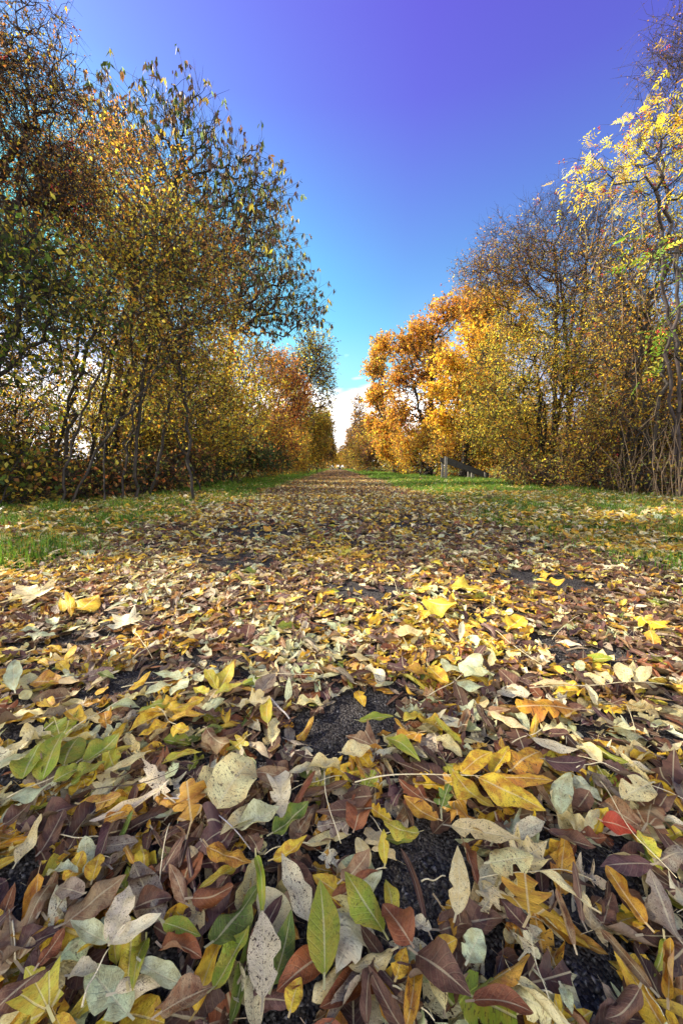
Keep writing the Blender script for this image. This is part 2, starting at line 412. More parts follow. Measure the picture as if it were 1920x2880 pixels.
def deform(P, Lg, bend, roll, wave, twist, r):
    """flat leaf (x across, y along) -> curled: roll across, bend along, waves at the edge"""
    x, y = P[:, 0].copy(), P[:, 1].copy()
    z = np.zeros_like(x)
    if abs(roll) > 1e-3:
        k = roll / max(np.abs(x).max(), 1e-4)
        kk = k * (0.55 + 0.45 * np.sin(np.pi * np.clip(y / Lg, 0, 1)))
        z = (1 - np.cos(kk * x)) / kk; x = np.sin(kk * x) / kk
    ph, fr = r.uniform(0, 6.28), r.uniform(1.2, 2.2)
    z = z + wave * np.abs(P[:, 0]) * np.sin(y / Lg * 6.28 * fr + ph + np.sign(P[:, 0]) * 0.9)
    if abs(twist) > 1e-3:
        a = twist * (y / Lg - .4); c, s = np.cos(a), np.sin(a); x, z = x * c - z * s, x * s + z * c
    if abs(bend) > 1e-3:
        k = bend / Lg; yc = y - 0.45 * Lg
        yy = np.sin(k * yc) / k - z * np.sin(k * yc); zz = (1 - np.cos(k * yc)) / k + z * np.cos(k * yc)
        y = yy + 0.45 * Lg; z = zz
    return np.stack([x, y, z], 1)

def leaf_simple(kind, Lg, W, r, nv=12, nu=6, bend=0., roll=0., wave=.15, twist=0., stalk=0.14, serr=0.05, fold=0.12, skew=0.0):
    v = np.linspace(0, 1, nv + 1); u = np.linspace(-1, 1, nu + 1)
    h = prof(v, kind) * W / 2; h[0] = h[-1] = 0.0004
    V2, U2 = np.meshgrid(v, u, indexing='ij')
    edge = np.where(np.abs(U2) > 0.99, 1 + serr * r.uniform(-1, 1, U2.shape), 1.0)
    if nv > 6 and r.random() < .35:                                  # a bite out of one margin
        i0 = r.integers(3, nv - 2); sgn = r.choice([-1, 1]); edge[i0:i0 + r.integers(1, 3)] *= np.where(U2[i0:i0 + 1] * sgn > .4, r.uniform(.35, .7), 1.0)
    P = np.stack([(U2 * h[:, None] * edge).ravel(), (V2 * Lg).ravel()], 1)
    P[:, 0] += skew * Lg * np.sin(np.pi * P[:, 1] / Lg)
    X = deform(P, Lg, bend, roll, wave, twist, r)
    X[:, 2] += fold * np.abs(U2.ravel()) * h.repeat(nu + 1)
    UV = np.stack([(U2.ravel() + 1) / 2, V2.ravel()], 1)
    w = nu + 1
    i = (np.arange(nu)[None, :] + (np.arange(nv) * w)[:, None]).ravel()
    F = np.stack([i, i + 1, i + w + 1, i + w], 1)
    if stalk > 0:
        b = X[nu // 2]; s = 0.0009 + 0.006 * W
        e = b + np.array([r.uniform(-.3, .3) * stalk * Lg, -stalk * Lg, r.uniform(0, .1) * Lg])
        q = np.array([b + [-s, .002, 0.0006], b + [s, .002, 0.0006], e + [s, 0, 0], e + [-s, 0, 0]])
        m = len(X); X = np.concatenate([X, q]); UV = np.concatenate([UV, [[.5, .3]] * 4]); F = np.concatenate([F, [[m, m + 1, m + 2, m + 3]]])
    return X, F, UV

HALF = {
 'maple': [(0, .10), (.10, .03), (.30, .0), (.44, .02), (.34, .14), (.46, .24), (.66, .40), (.74, .50), (.54, .50), (.40, .47), (.30, .50), (.34, .64), (.26, .72), (.20, .70), (.12, .86), (0, 1.02)],
 'haw':   [(0, .02), (.05, .16), (.22, .14), (.40, .18), (.48, .26), (.34, .32), (.16, .36), (.26, .48), (.40, .60), (.42, .68), (.30, .68), (.13, .62), (.15, .78), (.20, .90), (.10, .95), (0, 1.0)],
 'oak':   [(0, .0), (.06, .12), (.20, .18), (.24, .28), (.12, .33), (.30, .44), (.34, .54), (.18, .56), (.34, .70), (.32, .80), (.16, .80), (.18, .94), (.08, 1.0), (0, 1.0)],
}
def leaf_lobed(kind, Lg, W, r, rings=4, sub=2, bend=0., roll=0., wave=.15, twist=0., stalk=0.35, **_):
    h = np.array(HALF[kind], float)
    o = np.concatenate([h, (h * [-1, 1])[-2:0:-1]])
    o = o + r.normal(0, .014, o.shape)
    q = []
    for i in range(len(o)):
        a, b = o[i], o[(i + 1) % len(o)]
        for t in np.arange(sub) / sub: q.append(a * (1 - t) + b * t)
    q = np.array(q); m = len(q)
    c = np.array([0, .36 if kind == 'maple' else .42])
    P = [c[None]] + [c + (q - c) * (k / rings) for k in range(1, rings + 1)]
    P = np.concatenate(P); 
    wx = W / (np.abs(h[:, 0]).max() * 2)
    UV = np.stack([P[:, 0] * .62 + .5, P[:, 1]], 1)
    P = P * [wx, Lg]
    X = deform(P, Lg, bend, roll, wave, twist, r)
    i = np.arange(m); j = (i + 1) % m
    Ft = np.stack([np.zeros(m, int), 1 + i, 1 + j, 1 + j], 1)
    Fq = [np.stack([1 + k * m + i, 1 + (k + 1) * m + i, 1 + (k + 1) * m + j, 1 + k * m + j], 1) for k in range(rings - 1)]
    F4 = np.concatenate(Fq) if Fq else np.zeros((0, 4), int); F3 = Ft[:, :3]
    b = deform(np.array([[0, .06 * Lg], [0, .0]]), Lg, bend, 0, 0, twist, r)[0] + [0, 0, .001]; s = 0.001 + .005 * W
    e = b + np.array([r.uniform(-.2, .2) * Lg, -stalk * Lg, .0])
    n0 = len(X); X = np.concatenate([X, [b + [-s, 0, 0], b + [s, 0, 0], e + [s, 0, 0], e + [-s, 0, 0]]])
    UV = np.concatenate([UV, [[.5, .3]] * 4]); F4 = np.concatenate([F4, [[n0, n0 + 1, n0 + 2, n0 + 3]]])
    return X, [F3, F4], UV

# colour of fallen leaves: (main, second, spots)
PAL = {
 'cream':   ((.62, .55, .29), (.54, .43, .19), .55),
 'white':   ((.60, .56, .39), (.58, .50, .32), .75),
 'yellow':  ((.68, .48, .04), (.44, .22, .02), .40),
 'golden':  ((.49, .28, .03), (.32, .13, .02), .60),
 'tan':     ((.31, .21, .115), (.20, .09, .04), .50),
 'brown':   ((.145, .072, .045), (.085, .04, .028), .30),
 'dark':    ((.065, .028, .02), (.035, .018, .015), .15),
 'purple':  ((.12, .060, .055), (.065, .03, .03), .25),
 'rust':    ((.23, .08, .03), (.17, .05, .018), .50),
 'red':     ((.36, .05, .02), (.30, .04, .015), .30),
 'green':   ((.21, .27, .025), (.30, .27, .03), .50),
 'deep':    ((.085, .14, .02), (.16, .19, .03), .40),
 'mint':    ((.50, .56, .35), (.36, .36, .19), .45),
 'grey':    ((.30, .25, .18), (.20, .14, .10), .65),
 'lime':    ((.46, .43, .05), (.46, .32, .03), .45),
}
WORD = {'cream': 'cream', 'white': 'chalky white', 'yellow': 'yellow', 'golden': 'golden orange', 'tan': 'tan', 'brown': 'brown', 'dark': 'dark brown',
        'purple': 'purplish brown', 'rust': 'rust red', 'red': 'bright red', 'green': 'olive green', 'deep': 'dark green', 'mint': 'pale green', 'grey': 'greyish', 'lime': 'yellow green'}
def leaf_cols(n, c, r, jit=.12):
    a, b, s = PAL[c]
    k = 1 + r.uniform(-jit, jit)
    c1 = np.tile([*(np.array(a) * k * (1 + r.uniform(-.05, .05, 3))), r.random()], (n, 1))
    c2 = np.tile([*(np.array(b) * k), s * r.uniform(.4, 1.2)], (n, 1))
    return {'col': c1, 'col2': c2}

# ------------------------------------------------------------------ trees
def cluster_noise(P, s):
    q = P * s
    return np.sin(q[:, 0] * 2.1 + np.sin(q[:, 2] * 1.7)) * np.sin(q[:, 1] * 1.9 + np.sin(q[:, 0] * 1.3)) * np.sin(q[:, 2] * 2.3 + 1.0 + np.sin(q[:, 1]))

DENS, LDENS, LSIZE, LUM = 1.15, .8, 1.15, 1.42
LEAFQ = np.array([[0, 0, 0], [.5, .42, .10], [0, 1, 0], [-.5, .42, .10]])     # unit leaf: x across, y along
LEAFF = np.array([[0, 1, 2], [0, 2, 3]])

def place_leaves(P, axis_, normal, Ln, Wd, cols):
    """one folded leaf at every P"""
    y = unit(axis_); x = unit(np.cross(y, normal)); z = np.cross(x, y)
    q = LEAFQ
    V = P[:, None, :] + x[:, None, :] * (q[None, :, 0:1] * Wd[:, None, None]) + y[:, None, :] * (q[None, :, 1:2] * Ln[:, None, None]) + z[:, None, :] * (q[None, :, 2:3] * Wd[:, None, None])
    F = LEAFF[None] + (np.arange(len(P)) * 4)[:, None, None]
    return V.reshape(-1, 3), F.reshape(-1, 3), np.repeat(cols, 4, 0)

def pick_cols(pal, n, r, clus=None):
    wts = np.array([p[0] for p in pal], float); wts /= wts.sum()
    c = np.array([p[1] for p in pal], float)
    i = r.choice(len(pal), n, p=wts)
    if clus is not None:
        k = r.random(n) < .55; i = np.where(k, clus, i)
    v = c[i] * LUM * r.uniform(.5, 1.5, (n, 1)) * r.uniform(.92, 1.08, (n, 3))  # wide brightness spread in leaf colours imitates sunlit specks among dark foliage
    return np.concatenate([np.clip(v, 0, .75), np.ones((n, 1))], 1)

OCT8 = oct_f
def build_tree(name, label, cat, base, stems, blobs, pal, seed, npts=900, leaf=.04, aspect=.55, twigs=3, nl=8, twig_len=.32,
               droop=.2, up=.15, style='simple', bare=0.0, bark=None, berries=0, group=None, rmax=.07, rt=.0028, bf=.25, twig_r=.0026, pale=None, ymin=.25, shell=.45, wob=.05, splay=.4, lname='crown'):
    """stems: number of trunks; blobs: list of (photo x, photo y, rx px, rz px, distance, weight); crown points joined to the trunks by a
    shortest-path branch network; twigs and leaves on the crown points."""
    r = np.random.default_rng(seed)
    base = np.array(base, float); npts = int(npts * DENS); twigs += int(base[0] < 0 and base[1] < 9 and style == 'simple'); nl = max(2, int(round(nl * LDENS * (.62 if base[0] < 0 and base[1] < 14 and style == 'simple' else 1)))); leaf = leaf * LSIZE
    B = []
    for b in blobs:
        px, py, rx, rz, y = b[:5]; wt = b[5] if len(b) > 5 else 1.0
        c, k = far(px * 1.2245, py * 1.2245, y)
        B.append((np.array(c), rx * 1.2245 * k, rz * 1.2245 * k, wt))
    vol = np.array([b[1] * b[2] * b[3] for b in B]); vol /= vol.sum()
    pts = []
    for (c, rx, rz, wt), f in zip(B, vol):
        m = int(npts * f * 1.5) + 4
        d = unit(r.normal(size=(m, 3))); rad = r.random(m) ** shell
        rad *= 1 + .22 * cluster_noise(d * 2 + seed, 1.7)
        p = c + d * rad[:, None] * [rx, min(rx, rz) * .85 + .15 * rx, rz]
        pts.append(p)
    pts = np.concatenate(pts); pts = pts[pts[:, 2] > ymin]
    cn = cluster_noise(pts + seed * 3.1, 2.2 / max(.6, np.ptp(pts[:, 2]) / 4))
    pts = pts[r.random(len(pts)) < .62 + .5 * cn]
    if len(pts) > npts: pts = pts[r.permutation(len(pts))[:npts]]
    nd = np.array([np.partition(((pts - p) ** 2).sum(1), 4)[4] for p in pts]) ** .5      # no strays far outside the crown
    pts = pts[nd < np.quantile(nd, .97)]
    # trunks
    cen = pts.mean(0); pos = []; par = []; plen = []
    top = np.quantile(pts[:, 2], .8)
    for s in range(stems):
        a = base + [r.normal(0, .05 + .03 * stems) * (stems > 1), r.normal(0, .05 + .03 * stems) * (stems > 1), -.05]
        if stems == 1: t = np.array([cen[0] * .8 + base[0] * .2, cen[1] * .8 + base[1] * .2, top])
        else:
            t = pts[r.integers(len(pts))] * splay + cen * (1 - splay); t[2] = max(t[2], base[2] + .5 * (top - base[2]))
        m = max(5, int(np.linalg.norm(t - a) / .3))
        q = np.linspace(0, 1, m); line = a + (t - a) * q[:, None]
        line[:, :2] += ((base[:2] + (a[:2] - base[:2])) - t[:2]) * (q * (1 - q))[:, None] * .35
        line += np.cumsum(r.normal(0, wob * .55, (m, 3)), 0) * (q * 1.0)[:, None] * [1, 1, .3]
        for i in range(m):
            par.append(len(pos) - 1 if i else -1); pos.append(line[i]); plen.append(0 if i == 0 else plen[-1] + np.linalg.norm(line[i] - line[i - 1]))
    nb = len(pos)
    lo = .22 * (top - base[2]) if stems == 1 else .1 * (top - base[2])
    tr = np.array(pos)
    dd = np.sqrt(((pts[:, None, :] - tr[None]) ** 2).sum(-1)).min(1)
    pts = pts[np.argsort(dd)]
    P = np.zeros((nb + len(pts), 3)); P[:nb] = tr; PL = np.zeros(nb + len(pts)); PL[:nb] = plen
    pen = np.zeros(nb + len(pts)); pen[:nb] = np.where(tr[:, 2] < base[2] + lo, 3.0, 0)
    par = par + [0] * len(pts)
    for i in range(len(pts)):
        k = nb + i
        d = np.sqrt(((P[:k] - pts[i]) ** 2).sum(1))
        rise = np.clip(P[:k, 2] - pts[i, 2], 0, None)                # branches grow outwards and up, rarely down
        j = int(np.argmin(d + bf * PL[:k] + pen[:k] + .5 * rise))
        P[k] = pts[i]; par[k] = j; PL[k] = PL[j] + d[j]
    par = np.array(par); nn = len(P)
    cnt = np.ones(nn)
    order = np.argsort(-PL)
    for i in order:
        if par[i] >= 0: cnt[par[i]] += cnt[i]
    rad = np.minimum(rt * cnt ** .46, rmax)
    ch = np.where(par >= 0)[0]
    P0, P1 = P[par[ch]], P[ch]
    d = np.linalg.norm(P1 - P0, axis=1)
    mid = (P0 + P1) / 2 + r.normal(0, 1, P0.shape) * (d * .09)[:, None]; mid[:, 2] += d * .03
    R0 = np.minimum(rad[par[ch]], rad[ch] * 1.5); R1 = rad[ch]; RM = (R0 + R1) / 2
    A0 = np.concatenate([P0, mid]); A1 = np.concatenate([mid, P1]); a0 = np.concatenate([R0, RM]); a1 = np.concatenate([RM, R1])
    thick = a0 > .012
    VV, FF = [], []; off = 0
    def addt(p0, p1, r0, r1, k):
        nonlocal off
        if len(p0) == 0: return
        v, f = tubes(p0, p1, r0, r1, k); VV.append(v); FF.append(f + off); off += len(v)
    addt(A0[thick], A1[thick], a0[thick], a1[thick], 6); addt(A0[~thick], A1[~thick], a0[~thick], a1[~thick], 3)
    # twigs
    src = np.repeat(np.arange(nb, nn), twigs)
    n = len(src); S0 = P[src]; ed = unit(P[src] - P[par[src]])
    out_ = unit(S0 - cen); 
    dr = unit(ed * .55 + out_ * .25 + r.normal(0, .62, (n, 3)) + [0, 0, up])
    Lt = twig_len * r.uniform(.4, 1.35, n)
    S1 = S0 + dr * (Lt * .5)[:, None]
    dr2 = unit(dr + r.normal(0, .3, (n, 3)) - np.array([0, 0, droop]))
    S2 = S1 + dr2 * (Lt * .5)[:, None]
    tw = np.full(n, twig_r)
    addt(S0, S1, tw, tw * .8, 3); addt(S1, S2, tw * .8, tw * .35, 3)
    ns = sum(len(f) for f in FF)
    if pale and 'stems' in pale:                                    # upright pale stems breaking out of the crown
        c0, c1 = pale['stems']; m = pale['n']; i = r.integers(nb, nn, m)
        s = P[i]; e = s + unit(r.normal(0, .45, (m, 3)) + [-.15, -.2, 1]) * r.uniform(c0, c1, m)[:, None]; md = (s + e) / 2 + r.normal(0, .04, (m, 3))
        addt(s, md, np.full(m, .009), np.full(m, .007), 4); addt(md, e, np.full(m, .007), np.full(m, .003), 4)
    root = empty(name, base); tag(root, label, cat, group)
    o1 = mesh_np('trunk', np.concatenate(VV) - base, np.concatenate(FF), bark or M_BARK, root)
    if ns < len(o1.data.polygons):
        o1.data.materials.append(M_PALE); mi = np.zeros(len(o1.data.polygons), np.int32); mi[ns:] = 1; o1.data.polygons.foreach_set('material_index', mi)
    # leaves
    keep = r.random(n) >= bare
    if 'hi_bare' in (pale or {}):
        z0, z1 = pale['hi_bare']; keep &= r.random(n) > np.clip((S0[:, 2] - z0) / (z1 - z0), 0, .92)
    T0, T1, T2 = S0[keep], S1[keep], S2[keep]; m = len(T0)
    cl_node = (np.abs(cluster_noise(T0 + seed, 1.4)) * 7.3 + r.random(m) * .6)
    pw_ = np.cumsum([p[0] for p in pal]); cl = np.minimum(np.searchsorted(pw_ / pw_[-1], (cl_node * 1.37) % 1.0), len(pal) - 1)
    zt = (T0[:, 2] - T0[:, 2].min()) / max(np.ptp(T0[:, 2]), .1)
    if style == 'simple':
        t = r.random((m, nl)) * .95 + .05
        a = np.where((t < .5)[..., None], T0[:, None] + (T1 - T0)[:, None] * (t * 2)[..., None], T1[:, None] + (T2 - T1)[:, None] * (t * 2 - 1)[..., None]).reshape(-1, 3)
        k = len(a); a = a + r.normal(0, .02, (k, 3))
        ax = unit(np.repeat(unit(T2 - T0), nl, 0) * .5 + r.normal(0, .7, (k, 3)) - [0, 0, droop])
        nr = unit(r.normal(0, .7, (k, 3)) + [0, 0, .8])
        Ln = leaf * r.uniform(.55, 1.25, k)
        V, F, C = place_leaves(a, ax, nr, Ln, Ln * aspect * r.uniform(.7, 1.15, k), pick_cols(pal, k, r, np.repeat(cl, nl)))
    elif style == 'hang':                                           # limp hanging clusters of long leaflets
        k0 = nl
        a = np.repeat(T2, k0, 0) + r.normal(0, .02, (m * k0, 3)); k = len(a)
        ax = unit(r.normal(0, .33, (k, 3)) + [0, 0, -1])
        nr = unit(r.normal(0, 1, (k, 3)))
        Ln = leaf * r.uniform(.7, 1.35, k)
        V, F, C = place_leaves(a, ax, nr, Ln, Ln * aspect * r.uniform(.7, 1.2, k), pick_cols(pal, k, r, np.repeat(cl, k0)))
    else:                                                           # pinnate: pairs of leaflets along a rachis
        per = 9
        A = np.concatenate([np.repeat(T2, nl // 2, 0), np.repeat(T1, nl - nl // 2, 0)]); k0 = len(A)
        tip = np.concatenate([np.repeat(cl, nl // 2), np.repeat(cl, nl - nl // 2)])
        rd = unit(np.concatenate([np.repeat(T2 - T1, nl // 2, 0), np.repeat(T1 - T0, nl - nl // 2, 0)]) * 2 + r.normal(0, .6, (k0, 3)) - [0, 0, .1])
        nr = unit(r.normal(0, .45, (k0, 3)) + [0, 0, 1]); sd_ = unit(np.cross(rd, nr)); RL = leaf * 3.6 * r.uniform(.75, 1.2, k0)
        aa, ax = [], []
        for q in range(per):
            tt = .25 + .75 * (q // 2) / 4; s = (1 if q % 2 else -1) * (q < per - 1)
            aa.append(A + rd * (RL * tt)[:, None] - np.array([0, 0, 1]) * (RL * .25 * tt * tt)[:, None]); ax.append(unit(rd * (.55 if s else 1) + sd_ * s * .9 - [0, 0, .25]))
        a = np.concatenate(aa); ax = np.concatenate(ax); k = len(a)
        lc = pick_cols(pal, k0, r, tip); C0 = np.tile(lc, (per, 1)); C0[:, :3] *= r.uniform(.85, 1.15, (k, 1))
        V, F, C = place_leaves(a, ax, np.tile(nr, (per, 1)), leaf * r.uniform(.8, 1.15, k), leaf * aspect * np.ones(k), C0)
    o2 = mesh_np(lname, V - base, F, M_FOLD if style == 'hang' else M_FOL, root, cols={'col': C})
    if berries:
        i = r.integers(0, n, berries); k = 6
        Pb = np.repeat(S2[i], k, 0) + r.normal(0, .022, (berries * k, 3)) - [0, 0, .02]
        V = (oct_v[None] * .010 + Pb[:, None, :]).reshape(-1, 3)
        mesh_np('berries', V - base, (OCT8[None] + (np.arange(len(Pb)) * 6)[:, None, None]).reshape(-1, 3), M_BERRY, root, smooth=True)['kind'] = 'stuff'
    return root

def copy_tree(root, loc, rz, sc, label, group=None):
    c = root.copy(); COL.objects.link(c); c.location = loc; c.rotation_euler.z = rz; c.scale = sc
    c['label'] = label
    if group: c['group'] = group
    for ch in list(root.children):
        d = ch.copy(); COL.objects.link(d); d.parent = c
    return c

YEL, GOLD, OLIVE, LIME = (.52, .37, .045), (.42, .22, .03), (.21, .19, .045), (.35, .32, .06)
BRN, RUST, DKB, DKG = (.20, .105, .045), (.33, .12, .04), (.06, .035, .025), (.035, .055, .02)
ORA, AMB, PUR, GRN, MNT = (.44, .21, .045), (.52, .31, .04), (.09, .045, .045), (.08, .13, .025), (.22, .28, .10)
LG, RG = 'trees and shrubs along the left of the path', 'trees and shrubs along the right of the path'

# left row
build_tree('hawthorn_tree', 'tall dark hawthorn with drooping bare twigs cut by the left edge', 'tree', (-4.7, 4.4, 0), 2,
    [(20, 110, 150, 150, 4.6), (70, 330, 150, 170, 4.7, 1.2), (-160, 250, 210, 300, 4.4), (-60, 560, 210, 200, 4.3), (110, 480, 160, 120, 4.9), (-260, 600, 250, 300, 4.0)],
    [(5, BRN), (1.5, GOLD), (2.5, OLIVE), (4, DKB), (1, RUST), (1.2, YEL)], 1, npts=2500, leaf=.034, twigs=3, nl=7, twig_len=.34, droop=.75, up=-.1, bark=M_PURPLE,
    pale={'hi_bare': (4.2, 7.0)}, berries=160, group=LG, rmax=.09)
build_tree('dogwood_shrub', 'green leaved shrub with big oval leaves close on the left', 'shrub', (-3.75, 3.5, 0), 6,
    [(40, 600, 120, 110, 3.6), (140, 690, 110, 120, 3.7), (-90, 780, 200, 200, 3.5), (40, 800, 110, 110, 3.6, .6), (-120, 620, 200, 160, 3.5)],
    [(6, GRN), (3, OLIVE), (1.5, LIME), (.8, YEL), (.6, AMB), (3, DKG)], 2, npts=520, leaf=.052, aspect=.6, twigs=3, nl=5, twig_len=.3, droop=.35, group=LG, rmax=.022, splay=.7)
build_tree('hazel_shrub', 'many stemmed yellow hazel with dark trunks rising from the verge', 'shrub', (-3.35, 5.0, 0.03), 20,
    [(190, 700, 190, 170, 5.2), (320, 800, 170, 170, 5.5), (130, 900, 140, 110, 5.0, .45), (400, 660, 150, 170, 5.8), (300, 560, 170, 150, 5.8), (420, 900, 120, 120, 5.9, .8), (230, 960, 130, 90, 5.2, .5)],
    [(4, YEL), (4, LIME), (2.5, OLIVE), (2.5, GOLD), (3.5, BRN), (1.5, GRN), (2, DKB), (1, MNT)], 3, npts=1500, leaf=.043, aspect=.68, twigs=3, nl=6, twig_len=.34, group=LG, rmax=.021, rt=.0026, splay=1.0, wob=.03)
build_tree('hawthorn_tree', 'dense bronze brown hawthorn in front of the tall ash', 'tree', (-4.1, 6.6, 0.03), 3,
    [(250, 400, 110, 110, 7), (330, 470, 150, 150, 7), (420, 610, 140, 140, 7.1), (180, 440, 110, 130, 6.6), (280, 620, 150, 120, 6.8), (470, 730, 100, 90, 7.2), (330, 760, 140, 110, 6.9)],
    [(4, BRN), (3.5, GOLD), (2.5, RUST), (2, OLIVE), (2, DKB), (1.5, YEL)], 4, npts=1700, leaf=.04, twigs=3, nl=8, twig_len=.3, group=LG, berries=60)
build_tree('ash_tree', 'tallest ash with limp dark leaf clusters against the sky', 'tree', (-4.3, 8.2, 0.03), 1,
    [(390, 280, 65, 65, 8.4), (300, 330, 80, 110, 8.2), (455, 330, 75, 110, 8.5), (540, 440, 85, 100, 8.8), (400, 430, 110, 110, 8.5), (600, 460, 55, 90, 9), (560, 570, 95, 100, 9), (470, 560, 90, 90, 8.6), (240, 290, 50, 70, 8)],
    [(7, DKB), (4, DKG), (1.5, OLIVE), (1.5, BRN), (.9, YEL), (.5, MNT)], 5, npts=950, leaf=.115, aspect=.33, twigs=2, nl=6, twig_len=.42, up=.45, droop=-.1, style='hang', bare=.45, group=LG, rmax=.09, twig_r=.0045, rt=.004)
build_tree('ash_tree', 'second ash whose dark hanging leaves reach over the path edge', 'tree', (-3.9, 12.0, 0.03), 1,
    [(610, 590, 75, 85, 11.5), (660, 660, 65, 60, 11.8), (705, 715, 40, 35, 11.8), (560, 680, 90, 80, 11.8), (620, 730, 90, 45, 11.8), (500, 640, 90, 90, 11.8)],
    [(5, DKB), (3, DKG), (2, OLIVE), (1.5, BRN), (.6, YEL)], 6, npts=800, leaf=.12, aspect=.33, twigs=2, nl=6, twig_len=.45, up=.2, style='hang', bare=.45, group=LG, rmax=.09, twig_r=.005, rt=.0045)
build_tree('field_maple', 'yellow green field maple beneath the ash crowns', 'tree', (-3.6, 8.2, 0.03), 6,
    [(430, 850, 120, 130, 8.2), (520, 930, 105, 110, 8.8), (380, 980, 110, 90, 8.0), (470, 1020, 110, 60, 8.4)],
    [(5, YEL), (2.5, OLIVE), (3, LIME), (2.5, GOLD), (2, BRN), (1, MNT), (1, GRN)], 7, npts=1400, leaf=.05, aspect=.8, twigs=3, nl=7, twig_len=.3, group=LG, rmax=.04, splay=.8)
build_tree('field_maple', 'golden brown field maple behind the dark bramble', 'tree', (-3.5, 11.5, 0.03), 4,
    [(540, 820, 95, 100, 11.5), (600, 900, 85, 90, 11.5), (560, 980, 100, 70, 11.2), (640, 1010, 55, 50, 11.8)],
    [(4, GOLD), (3, YEL), (3, BRN), (2, OLIVE), (1, RUST), (1, LIME)], 8, npts=1200, leaf=.06, aspect=.75, twigs=3, nl=7, twig_len=.34, group=LG, rmax=.05)
build_tree('dogwood_shrub', 'russet red dogwood partway down the left row', 'shrub', (-3.2, 16, 0.03), 4,
    [(640, 860, 50, 55, 16), (655, 950, 45, 60, 16), (680, 900, 35, 45, 16.5), (640, 1020, 50, 40, 15.5)],
    [(4, RUST), (3, PUR), (3, ORA), (2, BRN), (1, GOLD)], 9, npts=850, leaf=.075, aspect=.6, twigs=3, nl=7, twig_len=.4, group=LG, rmax=.05, rt=.004)
build_tree('poplar_tree', 'thin poplar of small round leaves beside the white cloud', 'tree', (-3.2, 20, 0.03), 2,
    [(720, 800, 42, 45, 20), (735, 850, 38, 50, 20), (690, 850, 45, 60, 20), (745, 905, 26, 35, 20), (700, 930, 40, 50, 20)],
    [(4, DKB), (3, OLIVE), (3, PUR), (2, YEL), (1.5, MNT)], 10, npts=900, leaf=.085, aspect=.8, twigs=2, nl=5, twig_len=.5, group=LG, rmax=.09, rt=.005, twig_r=.006)
build_tree('hawthorn_tree', 'olive hawthorn below the thin poplar', 'tree', (-3.1, 23, 0.03), 3,
    [(705, 970, 42, 45, 23), (735, 985, 25, 50, 24), (715, 1030, 40, 35, 23)],
    [(4, OLIVE), (3, YEL), (2, BRN), (2, GOLD), (2, GRN)], 12, npts=900, leaf=.09, twigs=3, nl=7, twig_len=.5, group=LG, rmax=.06, rt=.005, twig_r=.005)
build_tree('hawthorn_tree', 'brownish hawthorn near the far end of the left row', 'tree', (-2.6, 36, 0), 2,
    [(748, 985, 20, 40, 36), (752, 1030, 17, 35, 38), (735, 1040, 20, 25, 34)],
    [(4, BRN), (3, OLIVE), (2, GOLD), (2, PUR)], 13, npts=600, leaf=.14, twigs=3, nl=6, twig_len=.7, group=LG, rmax=.08, rt=.007, twig_r=.008)
# brambles and low growth, left
bram = build_tree('bramble_bush', 'dark green bramble bush at the foot of the golden maple', 'shrub', (-2.75, 10.2, 0.03), 7,
    [(560, 1045, 75, 36, 10.2), (500, 1060, 60, 30, 9.5), (620, 1055, 50, 32, 11), (440, 1085, 70, 28, 8.2)],
    [(5, DKG), (4, (.05, .075, .04)), (2, OLIVE), (1, RUST), (1, GRN)], 14, npts=600, leaf=.065, aspect=.7, twigs=3, nl=6, twig_len=.3, group='bramble bushes', rmax=.012, ymin=.05, splay=.9)
build_tree('bramble_bush', 'low bramble with dark stems under the yellow hazel', 'shrub', (-3.5, 5.6, 0.03), 9,
    [(330, 1090, 100, 40, 6.0), (220, 1110, 110, 40, 5.1), (420, 1070, 80, 40, 7.0), (90, 1120, 110, 40, 4.6)],
    [(4, DKG), (3, BRN), (2, DKB), (2, OLIVE), (1.5, RUST), (1, LIME)], 15, npts=650, leaf=.055, aspect=.7, twigs=3, nl=4, twig_len=.26, group='bramble bushes', rmax=.010, ymin=.05, splay=.9)
build_tree('bramble_bush', 'leafy bramble cut by the left edge of the photo', 'shrub', (-3.8, 3.9, 0.03), 7,
    [(0, 1060, 90, 70, 4.2), (-80, 1130, 120, 60, 4.0), (60, 1150, 60, 25, 4.2)],
    [(3, GRN), (3, OLIVE), (2, LIME), (2, BRN), (2, AMB), (2, DKG)], 16, npts=380, leaf=.055, aspect=.75, twigs=3, nl=5, twig_len=.24, group='bramble bushes', rmax=.010, ymin=.05, splay=.9)

# right row
build_tree('rowan_tree', 'yellow leaved rowan with red berry bunches at the right edge', 'tree', (5.0, 5.6, 0.03), 2,
    [(1510, 300, 60, 70, 5.6), (1430, 410, 90, 50, 5.7, 1.3), (1520, 440, 80, 55, 5.6), (1350, 390, 45, 35, 5.8), (1480, 360, 70, 60, 5.6), (1640, 250, 110, 200, 5.4, .5)],
    [(2, AMB), (5, (.46, .38, .04)), (3, LIME), (1, YEL)], 20, npts=190, leaf=.046, aspect=.32, twigs=2, nl=2, twig_len=.34, style='pinnate', bare=.35, berries=90, group=RG, rmax=.022, twig_r=.003, rt=.0026, bark=M_PURPLE, droop=.05, up=.3)
build_tree('birch_tree', 'leafless drooping tree behind the rowan top right', 'tree', (6.1, 6.5, 0.03), 1,
    [(1560, 110, 80, 110, 6.4), (1600, 330, 110, 150, 6.3), (1530, 200, 55, 100, 6.4), (1640, 560, 120, 160, 6.3)],
    [(3, PUR), (3, DKB), (2, BRN), (1.5, GOLD)], 21, npts=560, leaf=.03, twigs=3, nl=4, twig_len=.5, droop=.6, bare=.45, bark=M_PURPLE, group=RG, rmax=.04, twig_r=.003, rt=.0016)
